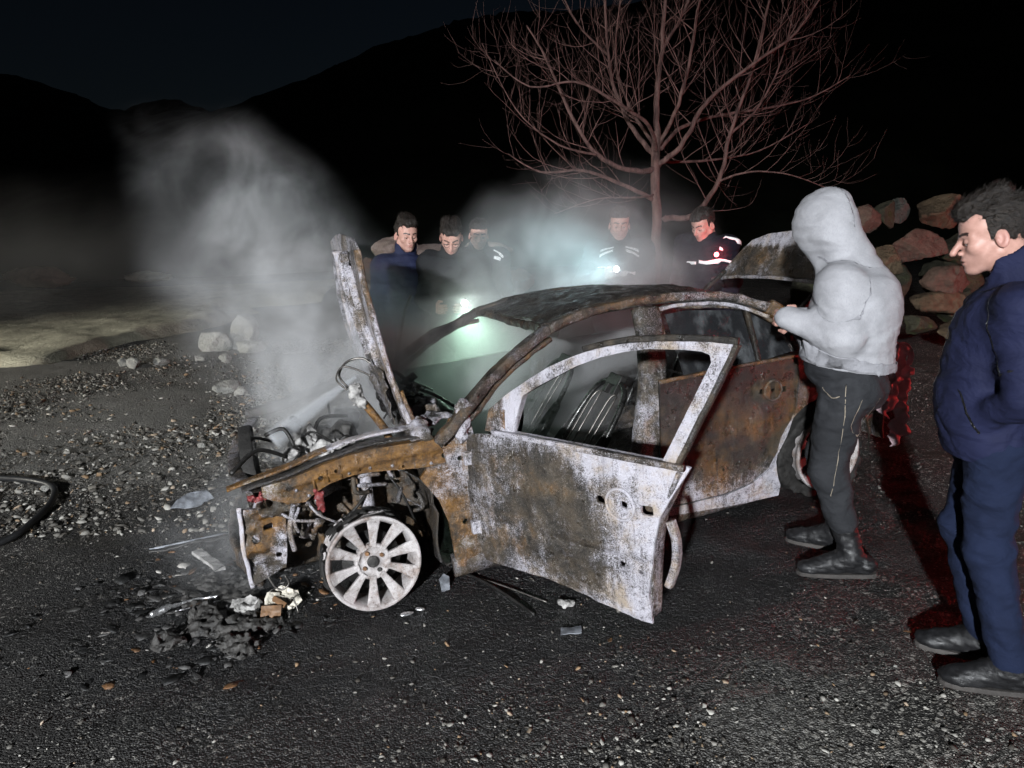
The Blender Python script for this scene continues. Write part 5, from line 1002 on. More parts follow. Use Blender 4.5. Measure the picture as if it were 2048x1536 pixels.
    for s in 'LR':
        a, k_, n_ = J['hip' + s], J['kn' + s], J['an' + s]; w = cfg.get('leg', 1.0)
        f.cone(a, k_, .092 * bulk, .068 * w, .03).cone(k_, n_ + (k_ - n_).normalized() * cfg.get('cuff', .02), .068 * w, .054 * w, .03)
    f.crease(.0065, 9.0, cfg.get('seed', 1) + 44, (1.0, 1.0, 2.0)); f.disp(.007, 11, cfg.get('seed', 1), 2, (1, 1, 1.6), 1.2); f.disp(.0035, 26, cfg.get('seed', 1) + 9, 2, (1, 1, 2.2), 1.0)
    f.half((0, 0, pe.z + .15), (0, 0, 1))
    for s in 'LR': pass
    V, q = f.mesh(); tr = mk_np("trousers", V, q, MT[cfg['trousers']], p)
    if cfg.get('stitch'):
        for pts in cfg['stitch']:
            m = MB(); C = catmull(pts, 6); m.tube(C, .0018, 5)
            so_ = m.build("seam_stitching", MT['stitch'], tr, smooth=True); sw = so_.modifiers.new("wrap", 'SHRINKWRAP'); sw.target = tr; sw.offset = .001; sw.wrap_method = 'NEAREST_SURFACEPOINT'; sw.wrap_mode = 'ABOVE_SURFACE'
    # boots
    for s in 'LR':
        n_, t_ = J['an' + s], J['toe' + s]; d = (t_ - n_); d.z = 0; d.normalize(); up = (J['kn' + s] - n_).normalized(); slope = Vector((d.x, d.y, (t_.z - n_.z + .065) / .18 * .0)).normalized()
        heel = n_ - d * .055 + Vector((0, 0, -.055)); toe = t_ + Vector((0, 0, .006))
        f = Field([min(n_[i], t_[i], heel[i]) - .13 for i in range(3)], [max(n_[i], t_[i], heel[i]) + .13 for i in range(2)] + [n_.z + .24], .0055)
        ht = cfg.get('boot', .16)
        f.cone(n_ + up * ht, n_, .058, .050, .02).ell(heel + Vector((0, 0, .02)), (.052, .045, .042), .03).cone(heel + d * .06 + Vector((0, 0, .02)), toe - d * .03, .046, .038, .03).ell(toe - d * .005, (.055, .046, .032), .03)
        f.cone(n_ + d * .01, toe - d * .05 + Vector((0, 0, .02)), .045, .030, .03); f.disp(.004, 34, 6, 2, (1, 1, 2.4)); zb = min(heel.z, toe.z) - .022
        pl = heel + Vector((0, 0, -.020)); nn = (toe - heel).cross(Vector((-d.y, d.x, 0))); nn = -nn if nn.z > 0 else nn
        f.half(pl, nn); f.half(n_ + up * ht, up); V, q = f.mesh(); bo = mk_np("boot", V, q, MT['leather'], p)
        m = MB(); side = Vector((-d.y, d.x, 0)); ax = (toe - heel); L = ax.length; ax.normalize(); out = []
        for i in range(20):
            a = 2 * math.pi * i / 20; c, s_ = math.cos(a), math.sin(a); x = L * .5 + (L * .5 + .052) * math.copysign(abs(c) ** .6, c); y = (.047 if c > -.2 else .040) * math.copysign(abs(s_) ** .7, s_) * (1 if c < .9 else .8); out.append((x, y))
        nrm = ax.cross(side); nrm = nrm if nrm.z < 0 else -nrm
        m.prism(out, lambda q_, dd: heel + ax * q_[0] + side * q_[1] + nrm * (.016 + dd), .020); m.build("sole", MT['sole'], bo, smooth=False, bevel=.004)
    # jacket
    f = Field((min(xs) - .24, min(ys) - .22, min(pe.z - .32, min(J['haL'].z, J['haR'].z) - .12)), (max(xs) + .26, max(ys) + .22, J['head'].z + .20), .0082)
    ch, nk = J['chest'], J['neck']; mid = pe.lerp(ch, .5)
    f.ell(ch, (.135 * dp, .185 * bulk, .22), .05).ell(mid + Vector((.015, 0, 0)), (.135 * dp, .170 * bulk, .20), .06).ell(pe + Vector((-.01, 0, .03)), (.142 * dp, .178 * bulk, cfg.get('hemr', .16)), .06)
    for s in 'LR':
        f.cone(nk - Vector((0, 0, .045)), J['sh' + s] + Vector((0, 0, -.005)), .066, .078 * bulk * cfg.get('arm', 1.0), .07).cone(ch + Vector((0, 0, .02)), J['sh' + s], .10, .078, .07)
        f.cone(J['sh' + s], J['el' + s], .076 * bulk * cfg.get('arm', 1.0), .064 * bulk, cfg.get('blend', .055)).cone(J['el' + s], J['ha' + s] + (J['ha' + s] - J['el' + s]).normalized() * cfg.get('sleeve', -.005), .064 * bulk, .046 * bulk, cfg.get('blend', .025) * .7)
    if cfg.get('coat'): 
        for s in 'LR': f.cone(J['hip' + s] + Vector((0, 0, .05)), J['hip' + s].lerp(J['kn' + s], .35), .13 * bulk, .12 * bulk, .06)
    if cfg.get('hood'):
        H0 = HM @ Vector((-.020, 0, .010))
        f.ell(H0 + HM.to_3x3() @ Vector((.012, 0, 0)), (.155, .114, .152), .02, rot=tuple(HM.to_euler())).cone(HM @ Vector((-.055, 0, -.06)), nk + Vector((-.05, 0, -.03)), .095, .105, .04).cone(HM @ Vector((.035, 0, -.065)), nk + Vector((.03, 0, -.02)), .078, .075, .03)
        f.ell(HM @ Vector((-.075, 0, .06)), (.055, .06, .06), .04)
    else:
        f.cone(nk + Vector((-.012, 0, -.05)), nk + (J['head'] - nk) * cfg.get('collar', .33) + Vector((-.02, 0, 0)), .094, .088, .02)
    for a_, b_, r0, r1 in cfg.get('ridges', []): f.cone(a_, b_, r0, r1, .035)
    sd = cfg.get('seed', 1)
    f.crease(.0075 * cfg.get('crs', 1.0), 7.0, cfg.get('seed', 1) + 60, (1.0, 1.0, 1.5)); f.crease(.0055 * cfg.get('crs', 1.0), 12.0, cfg.get('seed', 1) + 80, (.8, .8, 1.9)); fa = cfg.get('folds', 1.0); f.disp(.011 * fa, 5.0, sd, 1, (1.0, 1.0, 1.3), 2.0); f.disp(.0060 * fa, 11, sd + 4, 1, (.8, .8, 2.6), 2.2); f.disp(.0030 * fa, 20, sd + 7, 1, (.7, .7, 2.8), 2.0)
    if cfg.get('hood'): f.ell(HM @ Vector((.125, 0, -.020)), (.070, .080, .118), .012, 's', rot=tuple(HM.to_euler())); f.ell(HM @ Vector((.03, 0, -.01)), (.088, .082, .112), .010, 's', rot=tuple(HM.to_euler()))
    else: f.cone(nk + Vector((-.005, 0, .03)), HM @ Vector((-.03, 0, -.03)), .062, .066, .008, 's'); f.cone(HM @ Vector((.02, 0, -.085)), HM @ Vector((.06, 0, -.05)), .05, .05, .01, 's')
    hz = cfg.get('hem', pe.z - .06); tl = cfg.get('hemtilt', 0.0)
    # hem cut, sparing sleeves lower than it
    X, Y, Z = np.broadcast_arrays(*f.grid((slice(None),) * 3)); cut = (hz + tl * (X - pe.x)) - Z
    arm = np.full_like(f.d, 1.0)
    for s in 'LR':
        a_, b_ = np.array(J['el' + s]), np.array(J['ha' + s]); ab = b_ - a_; t = np.clip(((X - a_[0]) * ab[0] + (Y - a_[1]) * ab[1] + (Z - a_[2]) * ab[2]) / (ab @ ab), 0, 1); arm = np.minimum(arm, np.sqrt((X - a_[0] - t * ab[0]) ** 2 + (Y - a_[1] - t * ab[1]) ** 2 + (Z - a_[2] - t * ab[2]) ** 2) - .085)
    f.d = np.maximum(f.d, np.minimum(cut, arm)).astype(np.float32)
    V, q = f.mesh(); jk = mk_np(cfg.get('topname', "jacket"), V, q, MT[cfg['jacket']], p)
    md = jk.modifiers.new("smooth", 'SMOOTH'); md.factor = .5; md.iterations = 2
    md = tr.modifiers.new("smooth", 'SMOOTH'); md.factor = .5; md.iterations = 2
    return p, J, HM, jk, tr
def wrap(o, target, off=.004):
    sw = o.modifiers.new("wrap", 'SHRINKWRAP'); sw.target = target; sw.offset = off; sw.wrap_method = 'PROJECT' if False else 'NEAREST_SURFACEPOINT'; sw.wrap_mode = 'ABOVE_SURFACE'
def strip(jk, pts, wdt, up, name="reflective_stripe", mat='stripe', off=.008):
    """flat tape laid on a garment"""
    C = catmull(pts, 8); U = Vector(up).normalized(); V = []; Fc = []
    for i, c in enumerate(C):
        for k in (-1, -.33, .33, 1): V.append(c + U * wdt * .5 * k)
    n = len(C)
    for i in range(n - 1):
        for k in range(3): Fc.append((i * 4 + k, i * 4 + k + 1, (i + 1) * 4 + k + 1, (i + 1) * 4 + k))
    o = mk(name, V, Fc, MT[mat], jk, True); wrap(o, jk, off); s2 = o.modifiers.new("thick", 'SOLIDIFY'); s2.thickness = .003; return o
def P0(x, y): return (x, y, gz(x, y))
# man in the grey hooded sweatshirt, side on to the viewer
gh = gz(1.55, 3.15)
hx, hy = 1.50, 3.12
def L2(x, z, y=0.0, yaw=None): return None
YH = R(150)
def loc_(px, pz, side, root, yaw):   # world x, world z and sideways offset (left positive) to local coordinates in the person's sagittal frame
    fx = (px - root[0]) / math.cos(yaw); return (fx + side * math.tan(yaw) * 0 , side, pz - root[2])
rt = (1.52, 3.14, gh)
l_ = lambda x, z, s: loc_(x, z, s, rt, YH)
pH, JH, HH, jH, tH = person(rt, YH, "person in a grey hooded sweatshirt and black jeans standing beside the rear door, hood up", dict(jacket='hoodie', topname="hooded_sweatshirt", trousers='jeans', hood=True, eyes=False, seed=3, bulk=1.14, deep=1.22, sleeve=.05, arm=.86, blend=.062, leg=1.22, cuff=.16, boot=.21,
    J=dict(pelvis=l_(1.515, 1.06, 0), chest=l_(1.535, 1.37, 0), neck=l_(1.475, 1.575, 0), head=l_(1.395, 1.735, 0), shL=l_(1.485, 1.475, .150), shR=l_(1.50, 1.495, -.18), elL=l_(1.515, 1.255, .195), elR=l_(1.52, 1.275, -.245), haL=l_(1.345, 1.315, .15), haR=l_(1.34, 1.30, -.10),
    hipL=l_(1.525, 1.00, .085), hipR=l_(1.515, 1.00, -.085), knL=l_(1.495, .635, .09), knR=l_(1.465, .66, -.10), anL=l_(1.615, .245, .09), anR=l_(1.545, .26, -.14), toeL=l_(1.455, .150, .115), toeR=l_(1.375, .185, -.16)),
    folds=.7, crs=.6, ridges=[((-.02, .17, 1.00), (-.13, .12, 1.12), .016, .010), ((-.09, .165, 1.20), (-.11, .145, 1.02), .010, .010), ((.02, .185, .99), (-.08, .165, 1.06), .010, .008)], head=(R(-40), R(24), 0), hem=1.115 - gh, hemtilt=.10, hemr=.17, handL=(1, -.2, .1), palmL=(0, -1, 0), handR=(1, .2, .1), palmR=(0, 1, 0), curl=.9,
    stitch=[[(-.02, .20, .93), (-.03, .20, .75), (-.02, .18, .55), (.0, .17, .40)], [(-.10, .19, .86), (-.10, .19, .72), (-.16, .14, .69), (-.17, .12, .86)], [(.08, .16, .90), (.04, .19, .86), (.0, .20, .87)]]))
zr = 1.115 - gh; ctr = JH['pelvis']
strip(jH, [(ctr.x + .26 * math.cos(a), .26 * math.sin(a), zr + .028 + .10 * .26 * math.cos(a)) for a in [2 * math.pi * i / 24 for i in range(25)]], .052, (0, 0, 1), "hem_rib", 'hoodrib', .004)
for s_ in 'LR':
    fa_ = (JH['ha' + s_] - JH['el' + s_]).normalized(); m = MB(); m.tube([JH['ha' + s_] - fa_ * .005, JH['ha' + s_] + fa_ * .02, JH['ha' + s_] + fa_ * .055], [.050, .052, .044], 16); m.V = [Vector(q_) + nz(q_, 30, .004) for q_ in m.V]; m.build("cuff_rib", MT['hoodrib'], jH, smooth=True)
sm_ = MB(); sm_.tube(catmull([HH @ Vector((.10, 0, .13)), HH @ Vector((.02, 0, .18)), HH @ Vector((-.08, 0, .15)), HH @ Vector((-.15, 0, .04)), HH @ Vector((-.16, 0, -.08))], 8), .0028, 5); so_ = sm_.build("hood_seam", MT['hoodrib'], jH, smooth=True); wrap(so_, jH, .003)
sm_ = MB(); sm_.tube(catmull([JH['neck'] + Vector((.10, .08, .02)), JH['neck'] + Vector((.02, .13, -.01)), JH['neck'] + Vector((-.08, .11, -.03)), JH['neck'] + Vector((-.14, .03, -.05)), JH['neck'] + Vector((-.13, -.06, -.05))], 8), .0035, 5); so_ = sm_.build("neck_seam", MT['hoodrib'], jH, smooth=True); wrap(so_, jH, .003)
sm_ = MB(); sh_ = JH['shL']; sm_.tube(catmull([sh_ + Vector((.07, .0, .08)), sh_ + Vector((.09, .03, -.02)), sh_ + Vector((.06, .05, -.12)), sh_ + Vector((-.02, .06, -.16)), sh_ + Vector((-.08, .03, -.10)), sh_ + Vector((-.08, .0, .02))], 8), .003, 5); so_ = sm_.build("shoulder_seam", MT['hoodrib'], jH, smooth=True); wrap(so_, jH, .003)
# man in navy at the right edge of the frame
rn = (1.63, 2.30, gz(1.63, 2.30)); YN = R(152)
l_ = lambda x, z, s: loc_(x, z, s, rn, YN)
p_, J_, HM_, jk_, tr_ = person(rn, YN, "person in a navy jacket and trousers walking past at the right edge of the picture", dict(jacket='navy2', trousers='slate', hair='quiff', strands=6000, seed=12, bulk=1.05, deep=1.0, sleeve=.03, leg=1.12, cuff=.03, nose=2.0, beard=.25,
    J=dict(pelvis=l_(1.605, 1.08, 0), chest=l_(1.61, 1.37, 0), neck=l_(1.635, 1.57, 0), head=l_(1.565, 1.740, 0), shL=l_(1.65, 1.50, .19), shR=l_(1.65, 1.50, -.19), elL=l_(1.67, 1.235, .255), elR=l_(1.69, 1.22, -.255), haL=l_(1.565, 1.12, .13), haR=l_(1.63, 1.13, -.10),
    hipL=l_(1.635, 1.02, .085), hipR=l_(1.635, 1.02, -.085), knL=l_(1.655, .66, .085), knR=l_(1.60, .68, -.09), anL=l_(1.755, .235, .08), anR=l_(1.70, .25, -.09), toeL=l_(1.61, .150, .09), toeR=l_(1.545, .175, -.10)),
    head=(R(2), R(14), 0), hem=.98 - rn[2], hemr=.22, collar=.42))
p_.scale = (.965,) * 3
def seam(jk, pts, name, r=.0030, mat='blackpl'):
    m_ = MB(); m_.tube(catmull(pts, 8), r, 5); o_ = m_.build(name, MT[mat], jk, smooth=True); wrap(o_, jk, .0025); return o_
sh_, el_, ch_, pe_ = J_['shL'], J_['elL'], J_['chest'], J_['pelvis']
seam(jk_, [sh_ + Vector((.08, -.03, .08)), sh_ + Vector((.10, .02, -.04)), sh_ + Vector((.06, .05, -.16)), sh_ + Vector((-.04, .05, -.18)), sh_ + Vector((-.10, .02, -.06)), sh_ + Vector((-.08, -.02, .06))], "armhole_seam")
seam(jk_, [pe_ + Vector((.12, .16, .16)), pe_ + Vector((.08, .19, .08)), pe_ + Vector((.03, .20, .01))], "pocket_seam", .004)
seam(jk_, [J_['neck'] + Vector((.10, .05, -.02)), J_['neck'] + Vector((.03, .11, -.02)), J_['neck'] + Vector((-.06, .09, -.01)), J_['neck'] + Vector((-.10, 0, .0))], "collar_seam")
seam(jk_, [J_['neck'] + Vector((.10, .01, .0)), ch_ + Vector((.17, .01, .05)), ch_ + Vector((.18, .01, -.12)), pe_ + Vector((.19, .01, .05))], "zip", .005)
# the two men leaning over the far wing
ra = (-0.83, 5.58, gz(-.83, 5.58))
pA, JA, HA, jA, tA = person(ra, R(-72), "person in a navy zipped jacket with short dark hair standing behind the raised bonnet", dict(jacket='navy', trousers='slate', hair='quiff', seed=21, bulk=1.0, beard=.35, mouth=.002,
    J=dict(head=(.035, 0, 1.675), neck=(-.005, 0, 1.515)), head=(R(12), R(10), 0), hem=.70, hemr=.26, collar=.45))
m = MB(); m.box((.03, .262, 1.335), (.018, .004, .012)); bd = m.build("sleeve_badge", MT['yellow'], jA); 
rb = (-0.45, 5.50, gz(-.45, 5.50))
pB, JB, HB, jB, tB = person(rb, R(-97), "person with glasses in a black coat looking down and holding a lit torch", dict(jacket='black', trousers='black', hair='side', seed=33, bulk=1.12, beard=.55, nose=1.3,
    J=dict(head=(.085, 0, 1.635), neck=(.02, 0, 1.50), elR=(.02, -.27, 1.17), haR=(.13, -.12, 1.10), elL=(.06, .30, 1.16), haL=(.13, .13, 1.10)), head=(R(10), R(34), 0), hem=.68, hemr=.26, handR=(1, .5, .0), handL=(.9, -.4, .1), curl=.9, collar=.40))
gl = MB()   # glasses
for s in (1, -1):
    ring = [HB @ Vector((.098 - .010 * abs(math.cos(a)) * (1 if True else 0), s * .032 + .021 * math.copysign(abs(math.cos(a)) ** .7, math.cos(a)), -.012 + .015 * math.copysign(abs(math.sin(a)) ** .7, math.sin(a)))) for a in [2 * math.pi * i / 20 for i in range(21)]]
    gl.tube(ring, .0018, 5); gl.tube([HB @ Vector((.090, s * .053, -.006)), HB @ Vector((.05, s * .076, -.002)), HB @ Vector((-.01, s * .083, .002))], .0017, 5)
gl.tube([HB @ Vector((.100, .012, -.008)), HB @ Vector((.104, 0, -.006)), HB @ Vector((.100, -.012, -.008))], .0018, 5); gl.build("glasses", MT['blackpl'], pB, smooth=True)
# torch in his hands
def torch(loc, aim, name, label, lens, r=.018, L=.13):
    t = empty(name, loc); t.rotation_euler = (Vector(aim) - Vector(loc)).to_track_quat('Z', 'Y').to_euler(); tag(t, label, "torch")
    m = MB(); m.lathe([(.0001, -L), (r * .75, -L), (r * .8, -L + .01), (r * .75, -.04), (r, -.025), (r * 1.1, 0), (r * .95, .001), (r * .9, -.008), (.0001, -.009)], 20); m.build("torch_barrel", MT['blackpl'], t, smooth=True)
    m = MB(); m.lathe([(.0001, .0), (r * .6, -.001), (r * .9, -.004)], 20); m.build("lens", MT[lens], t, smooth=True); return t
tl_loc = (-.341, 5.10, 1.226)
torch(tl_loc, (-.15, 3.6, 1.0), "torch", "lit torch shining down into the wreck, held by the man in glasses", 'torchglow', .024)
spot("torch_beam", (-.335, 5.04, 1.19), (-.15, 4.75, .5), 34, (.58, 1.0, .73), 125, .9, .08)
point("torch_spill", (-.335, 4.97, 1.235), 1.8, (.82, 1.0, .88), .015)
rc = (-.30, 6.45, gz(-.3, 6.45))
pC, JC, HC, jC, tC = person(rc, R(-86), "person in dark uniform half hidden behind the black coat, reflective patch on the shoulder", dict(jacket='uni', trousers='uni', hair='short', seed=41, bulk=1.08, J=dict(head=(.05, 0, 1.635), neck=(0, 0, 1.49)), head=(R(4), R(12), 0), hem=.72, hemr=.24, beard=.5))
strip(jC, [(.08, .13, 1.50), (.10, .17, 1.475), (.10, .21, 1.44)], .022, (.3, .2, 1)); strip(jC, [(.13, .13, 1.44), (.13, .16, 1.43), (.12, .19, 1.42)], .03, (.2, .2, 1))
# firefighter almost lost in the smoke
rf = (.89, 5.95, gz(.89, 5.95))
pF, JF, HF, jF, tF = person(rf, R(-95), "firefighter lost in the lit smoke, only reflective stripes and a lamp showing", dict(jacket='uni', trousers='uni', hair='short', seed=52, bulk=1.25, J=dict(elR=(.06, -.30, 1.16), haR=(.24, -.13, 1.26)), head=(0, R(10), 0), hem=.66, hemr=.26, curl=.9, handR=(.9, .4, 0)))
for s in (1, -1):
    for dz in (0, -.038): strip(jF, [(.12, s * .05, 1.475 + dz), (.12, s * .10, 1.46 + dz), (.11, s * .155, 1.435 + dz)], .020, (.15, 0, 1))
strip(jF, [(.20, .16, 1.265), (.23, .08, 1.265), (.235, 0, 1.265), (.23, -.08, 1.265), (.20, -.16, 1.27)], .03, (0, 0, 1))
torch((.828, 5.62, 1.452), (.6, 3.0, 1.2), "hand_lamp", "bright white hand lamp glowing in the smoke, held by the firefighter", 'whiteglow', .026, .12)
spot("hand_lamp_beam", (.815, 5.56, 1.45), (.15, 5.0, 1.55), 120, (.60, .94, 1.0), 66, 1.0, .16)
point("hand_lamp_spill", (.80, 5.46, 1.47), 1.2, (.78, .96, 1.0), .02)
# rescuer with the red lamp
rr2 = (1.63, 6.0, gz(1.63, 6.0))
pR, JR, HR, jR, tR = person(rr2, R(-132), "rescuer in dark striped uniform looking down over the boot, red lamp on the chest", dict(jacket='uni', trousers='uni', hair='short', seed=63, bulk=1.15, J=dict(head=(.07, 0, 1.605), neck=(.01, 0, 1.47)), head=(R(-14), R(24), 0), hem=.66, hemr=.25, beard=.5))
strip(jR, [(.10, .02, 1.30), (.15, .10, 1.30), (.12, .20, 1.31), (.04, .26, 1.31), (-.06, .28, 1.31)], .028, (0, 0, 1)); strip(jR, [(.20, -.10, 1.30), (.20, -.05, 1.30), (.20, .0, 1.30)], .028, (0, 0, 1))
strip(jR, [(.06, .20, 1.485), (.02, .25, 1.47), (-.04, .28, 1.45)], .026, (.2, .2, 1)); strip(jR, [(.10, .18, 1.42), (.09, .20, 1.41)], .026, (.2, .2, 1))
def chest_lamp():
    q = Vector((1.665, 5.80, 1.565)); t = empty("chest_lamp", q); tag(t, "small red lamp glowing on the rescuer's chest", "lamp")
    m = MB(); m.lathe([(.0001, -.02), (.024, -.02), (.026, .0), (.020, .006)], 18, Matrix.Rotation(R(100), 4, 'X')); m.build("lamp_body", MT['blackpl'], t, smooth=True)
    m = MB(); m.lathe([(.0001, .014), (.012, .011), (.020, .004)], 18, Matrix.Rotation(R(100), 4, 'X')); m.build("lens", MT['redglow'], t, smooth=True)
    point("chest_lamp_glow", q + Vector((-.01, -.05, .005)), 2.2, (1, .05, .07), .015)
chest_lamp()
# ------------------------------------------------------------------ debris on the ground
def lay(o, x, y, z=0.0, rz=0.0, rx=0.0, ry=0.0): o.location = (x, y, gz(x, y) + z); o.rotation_euler = (rx, ry, rz); return o
def heap(name, x, y, prims, mat, label, cat, amp=.012, sc=26, h=.006, seed=1, z=0.0, group="burnt debris by the front wheel"):
    pts = np.array([c for p in prims for c in ([p[1]] if p[0] == 'e' else [p[1], p[2]])]); rmax = max(max(p[2]) if p[0] == 'e' else max(p[3], p[4]) for p in prims) + amp * 2 + .015
    f = Field(pts.min(0) - rmax, pts.max(0) + rmax, h)
    for p in prims:
        if p[0] == 'e': f.ell(p[1], p[2], .008, rot=p[3] if len(p) > 3 else None)
        else: f.cone(p[1], p[2], p[3], p[4], .006)
    f.disp(amp, sc, seed, 3); V, q = f.mesh(); o = mk_np(name, V, q, mat, smooth=True); lay(o, x, y, z); tag(o, label, cat, group); return o
def sheet(name, out, mat, x, y, z, rz, label, cat, crump=.02, step=.02, thick=.006, rx=0.0, ry=0.0, group="burnt debris by the front wheel", fr=9):
    o = panel(name, out, [], lambda a, b, d: Vector((a, b, d + crump * n1((a, b, x), fr))), step, mat, None, thick, smooth=True); lay(o, x, y, z, rz, rx, ry); tag(o, label, cat, group); return o
e = empty("charred_lamp_unit", (-1.14, 2.98, gz(-1.14, 2.98))); tag(e, "cream and grey burnt lamp fragments lying left of the front wheel", "debris", "burnt debris by the front wheel")
def sub(name, out, mat, off, rot, crump=.02, thick=.02):
    o = panel(name, out, [], lambda a, b, d: Vector((a, b, d + crump * n1((a, b, off[0]), 12))), .012, mat, e, thick, smooth=False); o.location = off; o.rotation_euler = rot; return o
sub("cream_shell", [(-.06, -.04), (.05, -.05), (.085, 0), (.06, .05), (-.02, .06), (-.07, .02)], MT['creamf'], (.07, .03, .035), (.5, .25, .3)); sub("cream_flap", [(-.03, -.03), (.035, -.02), (.03, .03), (-.02, .035)], MT['creamf'], (.02, .0, .05), (1.1, .4, .9))
sub("grey_shell", [(-.09, -.03), (.0, -.05), (.06, -.03), (.07, .02), (0, .045), (-.07, .02)], MT['ashlump'], (-.085, -.01, .025), (.35, -.2, -.2), .03); sub("brown_strip", [(-.045, -.012), (.045, -.012), (.045, .012), (-.045, .012)], MT['brown'], (.065, -.02, .055), (.7, .2, -.5), .004, .004)
sub("dark_box", [(-.04, -.03), (.05, -.03), (.05, .03), (-.04, .03)], MT['brown'], (.04, -.055, .015), (.9, 0, .1), .006, .03)
for k, (a, b) in enumerate((((-.03, .05), (.06, .10)), ((.10, .02), (.16, -.04)))):
    m = MB(); m.tube(catmull([(a[0], a[1], .03), ((a[0] + b[0]) / 2, (a[1] + b[1]) / 2, .07), (b[0], b[1], .01)], 5), .003, 5); m.build("wire", MT['wire'], e, smooth=True)
sheet("burnt_panel_strip", [(0, -.05), (.45, -.06), (.46, .0), (.40, .012), (0, .012)], MT['darklump'], -2.0, 3.60, .03, .47, "long flat charred strip lying in front of the wreck", "debris", .012, .02, .008, rx=-.25)
m = MB(); m.tube([(-2.0, 3.60, gz(-2, 3.6) + .035), (-1.6, 3.80, gz(-1.6, 3.8) + .045)], .006, 6); m.build("edge_trim", MT['shard'], None, smooth=True); bpy.data.objects["edge_trim"]["label"] = "thin grey rod along the charred strip"; bpy.data.objects["edge_trim"]["category"] = "debris"; bpy.data.objects["edge_trim"]["group"] = "burnt debris by the front wheel"
sheet("panel_shard", [(0, 0), (.12, -.03), (.26, .02), (.22, .10), (.10, .11)], MT['shard'], -2.17, 4.20, .04, .45, "pointed grey panel shard farthest left of the front end", "debris", .02, .02, .006, rx=.5)
sheet("grille_bar", [(0, -.025), (.30, -.025), (.31, .025), (0, .025)], MT['ashlump'], -1.72, 3.56, .03, -.78, "short ashen bar pointing at the wheel from the charred strip", "debris", .008, .014, .018)
heap("ash_heap", -1.40, 3.22, [('e', (random.uniform(-.16, .16), random.uniform(-.13, .13), 0), (random.uniform(.03, .08), random.uniform(.03, .07), random.uniform(.012, .03))) for _ in range(16)], MT['darklump'], "low heap of grey ash and burnt scraps before the corner plate", "debris", .014, 30, .006, 5)
heap("melted_strip", -1.50, 3.04, [('c', (-.15, -.10, .012), (-.10, -.05, .02), .016, .016), ('c', (-.10, -.05, .02), (.0, .04, .015), .009, .007), ('c', (.0, .04, .015), (.10, .07, .012), .007, .005), ('c', (-.08, -.08, .01), (.12, .03, .012), .004, .004)], MT['alu'], "shiny melted white strip with a rounded end at lower left", "debris", .004, 40, .0035, 6)
heap("charred_heap", -1.28, 2.82, [('e', (random.uniform(-.20, .20), random.uniform(-.16, .14), 0), (random.uniform(.04, .10), random.uniform(.03, .08), random.uniform(.015, .045))) for _ in range(16)], MT['darklump'], "black charred heap below the melted strip", "debris", .026, 34, .006, 7)
heap("molten_blob", -0.42, 2.93, [('e', (0, 0, .008), (.022, .012, .008))], MT['alu'], "small shiny molten blob right of the front wheel", "debris", .002, 40, .003, 8); heap("molten_blob", -0.475, 2.895, [('e', (0, 0, .008), (.034, .015, .009), (0, 0, .5))], MT['alu'], "larger shiny molten blob touching the front wheel's shadow", "debris", .002, 40, .003, 9)
m = MB(); m.tube(catmull([(-.27, 3.28, gz(-.27, 3.28) + .012), (-.08, 3.06, gz(-.08, 3.06) + .022), (.10, 2.83, gz(.10, 2.83) + .008)], 6), .007, 6); tag(m.build("metal_rod", MT['soot'], None, smooth=True), "long dark rod lying under the open door", "debris", "burnt debris by the front wheel")
m = MB(); m.tube(catmull([(-.22, 3.22, gz(-.22, 3.22) + .010), (-.06, 3.10, gz(-.06, 3.1) + .016), (.16, 2.93, gz(.16, 2.93) + .008)], 6), .004, 6); tag(m.build("thin_rod", MT['wire'], None, smooth=True), "thin pale rod beside the dark one under the open door", "debris", "burnt debris by the front wheel")
sheet("grey_shard", [(-.02, -.05), (.02, -.04), (.025, .04), (0, .06), (-.025, .03)], MT['shard'], -.325, 3.13, .02, .2, "small bluish-grey shard between wheel and door", "debris", .006, .01, .004, rx=.4)
heap("crumpled_scrap", .235, 2.90, [('e', (0, 0, .014), (.03, .02, .018)), ('e', (.03, .02, .01), (.02, .02, .014))], MT['ashlump'], "crumpled grey scrap under the open door's edge", "debris", .010, 40, .004, 10)
sheet("wet_scrap", [(-.05, -.02), (.04, -.03), (.06, .02), (-.03, .03)], MT['shard'], .244, 2.68, .012, .3, "pale wet scrap on the ground before the door", "debris", .008, .012, .003)
sheet("dry_leaf", [(-.03, 0), (0, -.012), (.035, 0), (0, .012)], MT['brown'], 1.60, 2.56, .012, .1, "brown dry leaf by the navy man's toe", "leaf", .008, .008, .001, group="dry leaves"); sheet("dry_leaf", [(-.02, 0), (0, -.01), (.025, 0), (0, .01)], MT['brown'], .40, 2.60, .012, 1.1, "orange dry leaf before the door's lower tip", "leaf", .008, .008, .001, group="dry leaves")
m = MB(); m.tube(catmull([(-3.3, 3.3, gz(-3.3, 3.3) + .02), (-2.96, 3.78, gz(-2.96, 3.78) + .022), (-2.97, 4.08, gz(-2.97, 4.08) + .022), (-3.10, 4.48, gz(-3.1, 4.48) + .022), (-3.33, 4.78, gz(-3.33, 4.78) + .022), (-3.80, 4.95, gz(-3.8, 4.95) + .022), (-4.6, 5.0, gz(-4.6, 5.0) + .022), (-5.6, 4.7, gz(-5.6, 4.7) + .022)], 10), .022, 10); tag(m.build("fire_hose", MT['hose'], None, smooth=True), "black fire hose curving in from the left edge", "hose")
def samp_scrap(rng, n): return rng.normal(-1.45, .30, n), rng.normal(3.25, .38, n)
